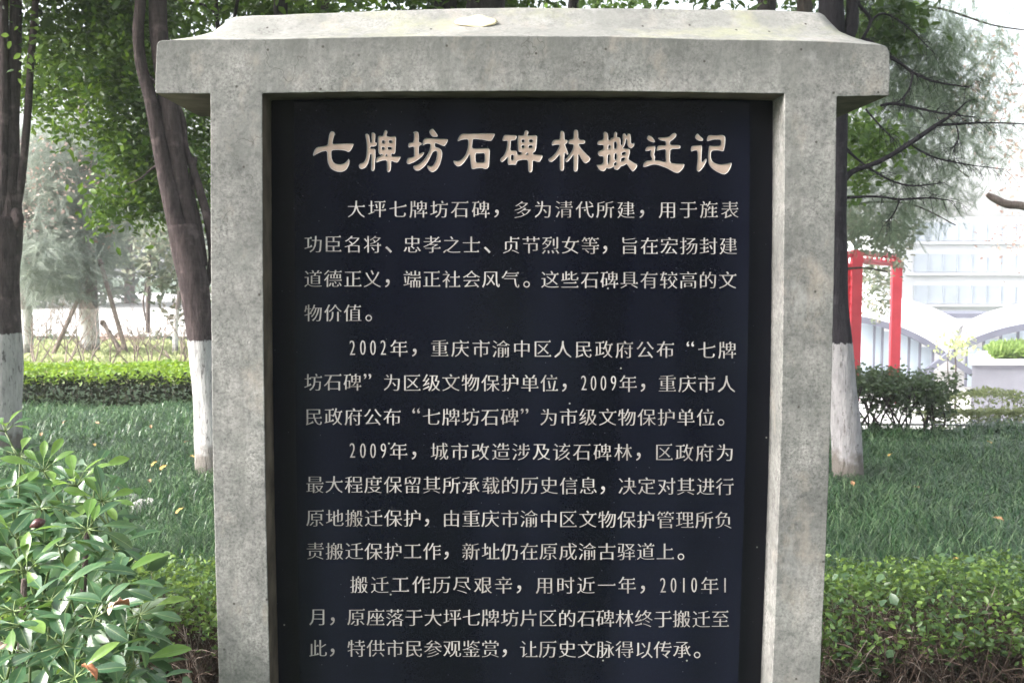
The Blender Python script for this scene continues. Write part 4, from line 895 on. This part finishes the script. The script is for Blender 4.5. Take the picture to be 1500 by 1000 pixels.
# ------------------------------------------------------------------ big-leaved umbrella plant, lower left
SCH = leafmat('umbrella_leaf', [(.026, .08, .034), (.045, .115, .048), (.07, .155, .062)], .34, .2, (.25, .42, .05), spec=.8, rnd_obj=True)
SCHN = leafmat('umbrella_new_leaf', [(.09, .19, .04), (.14, .26, .06), (.2, .33, .08)], .3, .4, (.4, .6, .08), spec=.6, rnd_obj=True)
for m_ in (SCH, SCHN):      # pale midrib and faint side veins drawn in the leaf's own coordinates
    t_ = m_.node_tree; b_ = t_.nodes['Principled BSDF']; src = b_.inputs['Base Color'].links[0].from_socket
    sp_ = t_.nodes.new('ShaderNodeSeparateXYZ'); tc_ = t_.nodes.new('ShaderNodeTexCoord'); t_.links.new(tc_.outputs['Object'], sp_.inputs[0])
    ab = nd(t_, 'ShaderNodeMath', operation='ABSOLUTE'); t_.links.new(sp_.outputs[0], ab.inputs[0])
    mid = ramp(t_, ab.outputs[0], [(.006, (.8, .8, .8)), (.014, (0, 0, 0))]).outputs[0]
    m1 = nd(t_, 'ShaderNodeMath', operation='MULTIPLY_ADD'); t_.links.new(ab.outputs[0], m1.inputs[0]); m1.inputs[1].default_value = -1.0; t_.links.new(sp_.outputs[1], m1.inputs[2])
    m2 = nd(t_, 'ShaderNodeMath', operation='MULTIPLY'); t_.links.new(m1.outputs[0], m2.inputs[0]); m2.inputs[1].default_value = 62
    m3 = nd(t_, 'ShaderNodeMath', operation='SINE'); t_.links.new(m2.outputs[0], m3.inputs[0])
    side = ramp(t_, m3.outputs[0], [(.9, (0, 0, 0)), (1.0, (.16, .16, .16))]).outputs[0]
    c1 = mix(t_, src, (.20, .27, .12), mid); c1 = mix(t_, c1, (.13, .2, .1), side)
    blot = ramp(t_, nz(t_, coords(t_), 9, 4), [(.62, (0, 0, 0)), (.75, (.6, .6, .6))]).outputs[0]; c1 = mix(t_, c1, (.22, .22, .12), blot)
    t_.links.new(c1, b_.inputs['Base Color']); bump(t_, b_, m3.outputs[0], .05, .003)
STM = simple('green_stem', (.11, .16, .05), .5, .3, 20); M['stem'] = STM
def umb_leaf():
    vs = []; ns = 8
    for i in range(ns + 1):
        t_ = i / ns; w_ = .5 * (.03 + .97 * math.sin(math.pi * (t_ ** 1.5) * .93 + .03)) * .38
        if i == ns: w_ = .02
        for s in (-1, -.5, 0, .5, 1): vs.append((s * w_, t_, -.34 * t_ * t_ + .3 * abs(s) * w_ + .012 * math.sin(t_ * 9 + s)))
    f = [(i * 5 + j, i * 5 + j + 1, i * 5 + j + 6, i * 5 + j + 5) for i in range(ns) for j in range(4)]
    return vs, f
lv, lfc = umb_leaf()
mb = MB(); mb.add(lv, lfc); LM = mb.mesh('leaf', SCH, True); mb = MB(); mb.add(lv, lfc); LMN = mb.mesh('leaf', SCHN, True)
up_ = empty('umbrella_plant', (-1.15, 1.95, 0)); tag(up_, 'big glossy umbrella plant with fans of oval leaves at the lower left', 'plant')
hubs = [(112, 712, 2.35, 1), (150, 735, 2.3, 1), (64, 690, 2.4, 1), (30, 668, 2.45, 0), (12, 715, 2.3, 0), (60, 745, 2.2, 0), (128, 775, 2.15, 0), (165, 805, 2.15, 0), (86, 800, 2.05, 0), (24, 790, 2.1, 1),
        (40, 838, 1.95, 1), (118, 842, 1.9, 0), (170, 862, 1.95, 0), (74, 880, 1.85, 0), (20, 895, 1.8, 0), (138, 905, 1.8, 0), (185, 925, 1.85, 0), (92, 945, 1.7, 0), (45, 958, 1.7, 0), (150, 965, 1.75, 0), (196, 975, 1.85, 0),
        (110, 992, 1.65, 0), (10, 1000, 1.65, 0), (-30, 850, 1.95, 0), (-25, 740, 2.2, 0), (-40, 940, 1.75, 0), (175, 1020, 1.75, 0), (62, 1030, 1.6, 0), (215, 1010, 1.95, 0), (8, 632, 2.6, 1), (95, 745, 2.45, 0), (140, 690, 2.6, 0), (0, 940, 1.9, 0), (205, 900, 2.1, 0), (130, 1005, 1.8, 0), (30, 915, 1.75, 0)]
for hi, (px, py, D, new) in enumerate(hubs):
    c = P(px, py, D); axis = Vector((random.uniform(-.4, .5), random.uniform(-.75, .1), 1)).normalized()
    q = axis.to_track_quat('Z', 'Y'); nl = random.choice((7, 8, 8, 9)) if hi % 3 else 9
    clo = empty('leaf_fan', (0, 0, 0)); clo.parent = up_
    mbs = MB(); a0 = random.uniform(0, 6.28)
    root = Vector((c.x * .8 - .22 + random.uniform(-.12, .12), c.y + random.uniform(.0, .25), max(.1, c.z - random.uniform(.25, .45))))
    mid = (root + c) / 2 + Vector((random.uniform(-.03, .03), random.uniform(-.03, .03), .02))
    mbs.tube(rel(up_, [root, mid, c]), [.0035, .0028, .0024], 6, 0)
    sz = (.074 if not new else .060) * random.uniform(.9, 1.15) * (1.0 if D < 2.2 else .95)
    for k in range(nl):
        th = a0 + 2 * math.pi * k / nl + random.uniform(-.15, .15); el = random.uniform(.0, .35) + (.45 if new else 0)
        d = q @ Vector((math.cos(th) * math.cos(el), math.sin(th) * math.cos(el), math.sin(el)))
        pet = random.uniform(.02, .035); s0 = c + d * pet; mbs.tube(rel(up_, [c, s0]), [.0014, .0012], 4, 0)
        upv = q @ Vector((0, 0, 1)); x = d.cross(upv).normalized(); z = x.cross(d)
        s = sz * random.uniform(.75, 1.15)
        mt = Matrix((x, d, z)).transposed().to_4x4() @ Matrix.Rotation(random.uniform(-.35, .35), 4, 'Y') @ Matrix.Rotation(random.uniform(-.45, .1), 4, 'X') @ Matrix.Diagonal((s * random.uniform(.85, 1.1), s, s, 1)); mt.translation = s0 - up_.location
        o = bpy.data.objects.new('leaf', LMN if new and random.random() < .85 else (LMN if random.random() < .06 else LM)); link(o, clo); o.matrix_basis = mt
    mbs.build('petiole', STM, clo, True)
for x, y, h in [(-1.22, 2.0, .95), (-1.1, 2.1, .85), (-1.3, 1.9, .8), (-.98, 1.95, .6), (-1.4, 2.2, 1.0), (-1.05, 2.3, .9)]:
    mb = MB(); mb.tube(rel(up_, [Vector((x, y + .1, 0)), Vector((x + .02, y + .05, h * .5)), Vector((x + .08, y, h))]), [.011, .009, .006], 8, .15); mb.build('stem', M['bark'], up_, True)
# darker inner leaves filling the plant's depth
ip = []
for i in range(1100):
    px, py, D, _ = random.choice(hubs); p = P(px + random.gauss(0, 26), py + random.uniform(22, 120), D + random.uniform(.22, .5)); 
    if p.z > .05: ip.append(tuple(p))
foliage(up_, 'inner_foliage', np.array(ip), .07, leafmat('umbrella_inner', [(.03, .08, .035), (.05, .11, .045), (.08, .15, .055)], .35, .25, spec=.6), 'leaf', .5, .1, .9, width=.9)
# dried orange leaves and a bud caught on the plant
M['dry'] = simple('dried_orange_leaf', (.42, .17, .08), .7, .35, 60); M['drypale'] = simple('dried_pale_leaf', (.62, .47, .36), .7, .3, 60); M['bud'] = simple('dark_bud', (.06, .022, .022), .35, .3, 40)
for px, py, D, mt, lb in [(178, 880, 1.9, 'drypale', 'pale orange dried leaf caught on the umbrella plant near the hedge'), (190, 886, 1.9, 'dry', 'curled deep orange dried leaf beside the pale one on the umbrella plant'), (4, 942, 1.7, 'drypale', 'pinkish dried leaf at the left edge on the umbrella plant'), (120, 975, 1.72, 'dry', 'small brown dried leaf low in the umbrella plant')]:
    o = leaf_shape(.034, .022, 8, .6, .5, .06).build('dried_leaf', M[mt], None, True); md = o.modifiers.new('thick', 'SOLIDIFY'); md.thickness = .0008
    o.location = P(px, py, D - .2); o.rotation_euler = (R(random.uniform(-20, 40)), R(random.uniform(-40, 40)), R(random.uniform(0, 360))); tag(o, lb, 'leaf')
mb = MB(); c = P(57, 766, 2.0); bpts = [(0, 0, -.018), (0, 0, -.012), (0, 0, -.004), (0, 0, .004), (0, 0, .010), (0, 0, .013)]
mb.tube(bpts, [.0015, .006, .0105, .0095, .0055, .001], 12, .3); o = mb.build('seed_bud', M['bud'], up_, True); o.location = c - up_.location; o.rotation_euler = (0, R(70), R(20))

# ------------------------------------------------------------------ mondo grass lawn
GR = leafmat('mondo_grass', [(.008, .028, .012), (.02, .064, .026), (.045, .115, .045), (.10, .18, .075), (.22, .31, .17)], .36, .25, (.14, .28, .08), spec=.6)  # palest blade colour stands in for glints on the grass
def grass(n, y0, y1, size, wd, xr=1.35):
    # tufts: blades arch outward from tuft centres
    nt_ = n // 13; ty = y0 + (y1 - y0) * RNG.random(nt_) ** .8; half = (ty * .5 + .25) * xr
    tx = RNG.uniform(-1, 1, nt_) * half
    keep = ~((np.abs(tx) < .62) & (ty < 5.0)) & ~((tx > 2.4) & (ty > 9.35 + .15 * np.sin(tx * 3))); tx, ty = tx[keep], ty[keep]; nt_ = len(tx)
    idx = np.repeat(np.arange(nt_), 16); n = len(idx)
    bx_ = tx[idx] + RNG.normal(0, .035, n); by_ = ty[idx] + RNG.normal(0, .035, n)
    th = RNG.uniform(0, 2 * np.pi, n); L = size * RNG.uniform(.6, 1.25, n) * (.75 + .5 * np.array([noise.noise(Vector((a * 1.1, b * 1.1, 2))) + .5 for a, b in zip(tx, ty)])[idx]); lean = RNG.uniform(.45, 1.35, n)
    z0 = np.array([gz(a, b) for a, b in zip(tx, ty)])[idx]
    dx, dy = np.cos(th), np.sin(th); w_ = wd * RNG.uniform(.7, 1.3, n)
    V = np.zeros((n, 7, 3)); prof = [(0, 0, 1), (.38, .62, .9), (.75, .86, .65)]
    for k, (h_, v_, ww) in enumerate(prof):
        cx = bx_ + dx * L * h_ * lean; cy = by_ + dy * L * h_ * lean; cz = z0 + L * v_ * (1.05 - .45 * lean)
        V[:, k * 2, 0] = cx - dy * w_ * ww; V[:, k * 2, 1] = cy + dx * w_ * ww; V[:, k * 2, 2] = cz
        V[:, k * 2 + 1, 0] = cx + dy * w_ * ww; V[:, k * 2 + 1, 1] = cy - dx * w_ * ww; V[:, k * 2 + 1, 2] = cz
    V[:, 6, 0] = bx_ + dx * L * 1.1 * lean; V[:, 6, 1] = by_ + dy * L * 1.1 * lean; V[:, 6, 2] = z0 + L * np.maximum(.95 - .78 * lean, .02)
    f = np.array([(0, 1, 3), (0, 3, 2), (2, 3, 5), (2, 5, 4), (4, 5, 6)]); Fx = (f[None] + (np.arange(n) * 7)[:, None, None]).reshape(-1, 3)
    return V.reshape(-1, 3), Fx
for y0, y1, n, sz, wd, lb in [(3.3, 5.6, 60000, .17, .0022, 'long green mondo grass near the stele'), (5.4, 8.2, 70000, .15, .003, 'green mondo grass in the middle of the lawn'), (8.0, 10.9, 52000, .15, .0042, 'paler mondo grass at the back of the lawn')]:
    V, Fx = grass(n, y0, y1, sz, wd)
    tag(link(bpy.data.objects.new('grass', raw_mesh('grass', V, Fx, GR))), lb, 'grass', kind='stuff')
# raised clump at the back left
# scattered yellow leaves on the lawn
M['yl'] = simple('yellow_leaf', (.45, .29, .08), .6, .3, 30); M['ol'] = simple('orange_leaf', (.33, .18, .09), .6, .3, 30)
spots = [(139, 655, 'yl', 'bright yellow leaf on the left lawn behind the umbrella plant'), (234, 690, 'yl', 'pale yellow leaf left of the second whitewashed trunk'), (222, 685, 'yl', 'small yellow leaf beside the pale one on the left lawn'),
 (220, 708, 'ol', 'orange leaf standing in the left lawn above the white rubble'), (221, 629, 'ol', 'orange leaf at the back of the left lawn'), (92, 622, 'ol', 'orange leaf on the grass clump at far left'), (173, 717, 'ol', 'dull orange leaf on the left lawn left of the rubble'),
 (60, 640, 'ol', 'reddish leaf next to the left edge trunk'), (258, 755, 'yl', 'small pale leaf on the left lawn near the stele'), (270, 650, 'ol', 'faint orange leaf near the second whitewashed trunk'), (287, 673, 'yl', 'yellow leaf touching the foot of the second trunk'), (145, 622, 'ol', 'brown leaf under the left hedge'),
 (1452, 651, 'yl', 'orange yellow leaf at the back of the right lawn'), (1302, 670, 'yl', 'yellow leaf right of the right whitewashed trunk'), (1402, 826, 'yl', 'yellow leaf behind the right hedge'), (1347, 717, 'ol', 'brown leaf in the middle of the right lawn'), (1250, 714, 'ol', 'pinkish leaf at the foot of the right tree'), (1470, 765, 'ol', 'dull leaf on the right lawn near the frame edge')]
ls_m = leaf_shape(.058, .032, 6, .4, .3, .04).mesh('fallen_leaf', M['yl'], True); ls_o = leaf_shape(.052, .026, 6, .5, .5, .05).mesh('fallen_leaf', M['ol'], True)
for px, py, mt, lb in spots:
    D = 1.5 * F / (py - 392); D *= .92; p = P(px, py, D); o = link(bpy.data.objects.new('fallen_leaf', ls_m if mt == 'yl' else ls_o))
    o.location = (p.x, p.y, p.z + .01); o.rotation_euler = (R(random.uniform(20, 50)), R(random.uniform(-25, 25)), R(random.uniform(-60, 60))); tag(o, lb, 'leaf', 'fallen leaves on the lawn')
# white rubble in the left lawn
M['rub'] = simple('white_rubble', (.55, .52, .52), .8, .25, 20, bmp=.4)
for i, (px, py, r, lb) in enumerate([(193, 730, .045, 'upper left white rubble stone in the left lawn'), (205, 742, .055, 'largest white rubble stone in the left lawn'), (218, 736, .04, 'small white rubble stone right of the largest one')]):
    D = 1.5 * F / (py - 392) * .95; p = P(px, py, D); bm_ = bmesh.new(); bmesh.ops.create_icosphere(bm_, subdivisions=3, radius=r)
    for v_ in bm_.verts: v_.co *= 1 + .5 * noise.noise(v_.co * 22 + Vector((i * 7, 0, 0))); v_.co.z *= .75
    me = bpy.data.meshes.new('rubble_stone'); bm_.to_mesh(me); bm_.free(); me.materials.append(M['rub']); o = link(bpy.data.objects.new('rubble_stone', me)); o.location = (p.x, p.y, p.z); tag(o, lb, 'stone', 'white rubble stones in the lawn')

# ------------------------------------------------------------------ red frame
M['red'] = simple('red_paint', (.50, .05, .07), .45, .12, 4)
rf = empty('red_frame', (P(1280, 560, 13).x, 13, gz(P(1280, 560, 13).x, 13))); tag(rf, 'red painted post and beam frame with a lattice side behind the round shrub', 'pergola')
def rbox(name, px0, px1, py0, py1, D, dep, mt=None):
    a = P(px0, py0, D); b = P(px1, py1, D); mb = MB(); c = ((a.x + b.x) / 2, D, (a.z + b.z) / 2); c = np.array(c) - np.array(rf.location)
    mb.box(c, (abs(b.x - a.x), dep, abs(a.z - b.z))); return mb.build(name, mt or M['red'], rf)
rbox('post', 1247.5, 1257.5, 366, 588, 13, .08); rbox('post', 1307, 1315.5, 380, 590, 14.2, .07)
a = P(1249, 367, 13.07); b = P(1318, 373, 14.2)
for nm, dz in (('beam', 0), ('beam', -.1)):
    mb = MB(); q0 = a + Vector((.12, 0, dz - .03)); q1 = b + Vector((-.02, 0, dz - .03)); mb.tube(rel(rf, [q0, q1]), .035, 4); mb.build(nm, M['red'], rf)
for k in range(9):
    q = a.lerp(b, (k + 1) / 10) + Vector((.06, 0, -.08)); mb = MB(); mb.box(np.array(q - rf.location), (.02, .03, .07)); mb.build('slat', M['red'], rf)
rbox('post', 1226, 1236, 372, 580, 13.3, .13)
rbox('beam', 1236, 1248.5, 368, 376, 13, .08); rbox('beam', 1236, 1248.5, 386, 391, 13, .06)
for k in range(7):
    rbox('lattice_bar', 1236, 1248.5, 404 + k * 13, 406.5 + k * 13, 13, .03)
rbox('lattice_upright', 1241, 1243, 391, 500, 13.03, .02)

# ------------------------------------------------------------------ glass pavilion, planter, far building
M['white'] = simple('white_render', (.78, .78, .80), .7, .05, 2); M['greymetal'] = simple('grey_fascia', (.11, .115, .15), .5, .1, 2)
m, t, b = mat('pavilion_glass'); b.inputs['Base Color'].default_value = (.55, .64, .72, 1); b.inputs['Roughness'].default_value = .08; b.inputs['Metallic'].default_value = .0; b.inputs['Transmission Weight'].default_value = .25; b.inputs['IOR'].default_value = 1.45; M['glass'] = m
PD = 24.0
c0 = P(1390, 560, PD); pav = empty('glass_pavilion', (c0.x, PD, gz(c0.x, PD))); tag(pav, 'white shell roofed glass pavilion with crossing grey arches', 'building')
def arc_band(name, pts, thick, D, dep, mt):
    c = smoothcurve(pts, 6); mb = MB(); vs = []
    for x, y in c:
        for dy in (0, thick):
            for dd in (0, dep):
                p = P(x, y + dy, D + dd); p = p if dd == 0 else Vector((P(x, y + dy, D).x, D + dd, P(x, y + dy, D).z)); vs.append(tuple(p - pav.location))
    n = len(c); f = []
    for i in range(n - 1):
        a = i * 4; b_ = a + 4
        f += [(a, b_, b_ + 2, a + 2), (a + 1, a + 3, b_ + 3, b_ + 1), (a, a + 1, b_ + 1, b_), (a + 2, b_ + 2, b_ + 3, a + 3)]
    f += [(0, 2, 3, 1), (4 * n - 4, 4 * n - 3, 4 * n - 1, 4 * n - 2)]
    mb.add(vs, f); return mb.build(name, mt, pav)
arc_band('arch', [(1180, 452), (1262, 463), (1310, 475), (1355, 495), (1392, 520), (1440, 552)], 10, PD, .1, M['greymetal'])
arc_band('arch', [(1335, 560), (1365, 534), (1400, 510), (1440, 490), (1500, 474), (1600, 462)], 10, PD - .6, .1, M['greymetal'])
# shell roofs: white surfaces rising behind the arches
def shell(pts_front, pts_back, D0, D1, name):
    a = smoothcurve(pts_front, 6); b_ = smoothcurve(pts_back, 6); mb = MB(); K = 8; n = len(a); vs = []
    for i in range(n):
        p = P(a[i][0], a[i][1], D0); q = P(b_[i][0], b_[i][1], D1)
        for k in range(K + 1):
            u = k / K; r = p.lerp(q, u); r.z += .35 * math.sin(math.pi * u); vs.append(tuple(r - pav.location))
    mb.add(vs, [(i * (K + 1) + k, (i + 1) * (K + 1) + k, (i + 1) * (K + 1) + k + 1, i * (K + 1) + k + 1) for i in range(n - 1) for k in range(K)])
    o = mb.build(name, M['white'], pav, True); md = o.modifiers.new('t', 'SOLIDIFY'); md.thickness = .12; return o
shell([(1180, 452), (1262, 463), (1310, 475), (1355, 495), (1392, 518)], [(1180, 430), (1262, 436), (1310, 440), (1360, 452), (1420, 478)], PD + .1, PD + 5, 'roof_shell')
shell([(1405, 508), (1440, 490), (1500, 474), (1600, 462)], [(1420, 480), (1450, 468), (1500, 456), (1600, 446)], PD - .4, PD + 5, 'roof_shell')
for x, top in ((1280, 468), (1292, 470), (1331, 484), (1347, 492), (1366, 508), (1415, 508), (1440, 496), (1465, 488), (1490, 480)):
    p0 = P(x, top, PD + .3); p1 = P(x, 566, PD + .3); mb = MB(); mb.box(np.array((p0 + p1) / 2 - pav.location), (.045, .06, p0.z - p1.z)); mb.build('mullion', M['greymetal'], pav)
for x0, x1, yt in ((1262, 1280, 470), (1280.7, 1291, 473), (1293, 1330, 485), (1332, 1346, 494), (1348, 1365, 508), (1416, 1439, 508), (1441, 1464, 496), (1466, 1489, 488), (1491, 1530, 480)):
    p0 = P(x0, yt, PD + .45); p1 = P(x1, 566, PD + .45); mb = MB(); mb.box(np.array((p0 + p1) / 2 - pav.location), (p1.x - p0.x, .02, p0.z - p1.z)); mb.build('glass_pane', M['glass'], pav)
p0 = P(1262, 470, PD + 5); p1 = P(1560, 566, PD + 5); mb = MB(); mb.box(np.array((p0 + p1) / 2 - pav.location), (p1.x - p0.x, .2, p0.z - p1.z)); mb.build('rear_wall', M['white'], pav)
# planter at right
pc = P(1470, 566, 16); pl_ = empty('planter', (pc.x, 16, gz(pc.x, 16))); tag(pl_, 'grey walled raised planter with bright grass at the right edge', 'planter')
p0 = P(1424, 534, 16); p1 = P(1600, 575, 16); zb = gz(p0.x, 16) - .1
def prism(name, x0, x1, y0, y1, za, zc, mt, ov=0):
    k = y1 / y0; pl = [(x0 - ov, y0 - ov), (x1, y0 - ov), (x1, y1), (x0 * k + .15 - ov, y1)]; L_ = pl_.location; mb = MB()
    mb.add([(x - L_.x, y - L_.y, z - L_.z) for z in (za, zc) for x, y in pl], [(3, 2, 1, 0), (4, 5, 6, 7)] + [(i, (i + 1) % 4, (i + 1) % 4 + 4, i + 4) for i in range(4)]); return mb.build(name, mt, pl_)
prism('wall', p0.x, p1.x, 16, 17.8, zb, p0.z, simple('planter_render', (.27, .27, .31), .8, .1, 3)); prism('coping', p0.x, p1.x, 16, 17.8, p0.z, p0.z + .07, M['white'], .06)
n = 5000; yy_ = RNG.uniform(16.2, 17.7, n); foliage(pl_, 'planting', np.stack([RNG.uniform(0, 1, n) * (p1.x - p0.x * yy_ / 16 - .3) + p0.x * yy_ / 16 + .3, yy_, p0.z + .07 + RNG.uniform(0, .1, n)], 1), .14, leafmat('planter_grass', [(.12, .2, .05), (.18, .27, .07), (.25, .34, .1)], .6, .4), 'leaf', .4, -1.0, .1, width=.5)
far_tree('young_tree', 20, 'thin young tree in front of the pavilion arches', [[(1400, 562, 3), (1400, 535, 2.4), (1398, 510, 1.5)], [(1390, 562, 2), (1388, 530, 1.6), (1392, 505, 1)]], [(1398, 505, 20, 26, 12, .4, 200, 0, 12, .12)], M['bark'], YG, size=.1)
# far apartment building
BD2 = 46.0
fb = empty('office_building', (P(1400, 400, BD2).x, BD2, -1.4)); tag(fb, 'pale hazy building with window bands above the pavilion', 'building')
def fbox(name, px0, px1, py0, py1, D, dep, mt):
    a = P(px0, py0, D); b = P(px1, py1, D); mb = MB(); mb.box(np.array(((a.x + b.x) / 2, D + dep / 2, (a.z + b.z) / 2)) - np.array(fb.location), (abs(b.x - a.x), dep, abs(a.z - b.z))); return mb.build(name, mt, fb)
M['win'] = simple('pale_window_glass', (.42, .46, .52), .15, .1, 1); M['palewall'] = simple('pale_wall', (.6, .61, .64), .8, .05, 1)
fbox('wall', 1325, 1800, 318, 500, BD2, 8, M['palewall'])
fbox('canopy_band', 1352, 1476, 459, 466, BD2 - 14, 2.0, M['greymetal'])
for r_, (ya, yb) in enumerate(((326, 352), (372, 398), (418, 444))):
    x = 1340
    while x < 1600:
        f_ = fbox('window', x, x + 19, ya, yb, BD2 - .06, .05, M['win']); fbox('frame', x - .6, x + .3, ya, yb, BD2 - .12, .05, M['win'])
        x += 21
    fbox('ledge', 1330, 1800, yb + 2, yb + 5, BD2 - .3, .3, M['palewall'])
# railing of the far terrace at left
# ------------------------------------------------------------------ haze
m = bpy.data.materials.new('haze_air'); m.use_nodes = True; t = m.node_tree; t.nodes.clear()
out = t.nodes.new('ShaderNodeOutputMaterial'); pv = t.nodes.new('ShaderNodeVolumePrincipled'); pv.inputs['Color'].default_value = (.93, .95, 1, 1); pv.inputs['Density'].default_value = .0017; pv.inputs['Anisotropy'].default_value = 0.0
t.links.new(pv.outputs[0], out.inputs['Volume'])
mb = MB(); mb.box((0, 0, 7), (302, 302, 20)); hz_ = mb.build('haze', m); tag(hz_, kind='stuff')
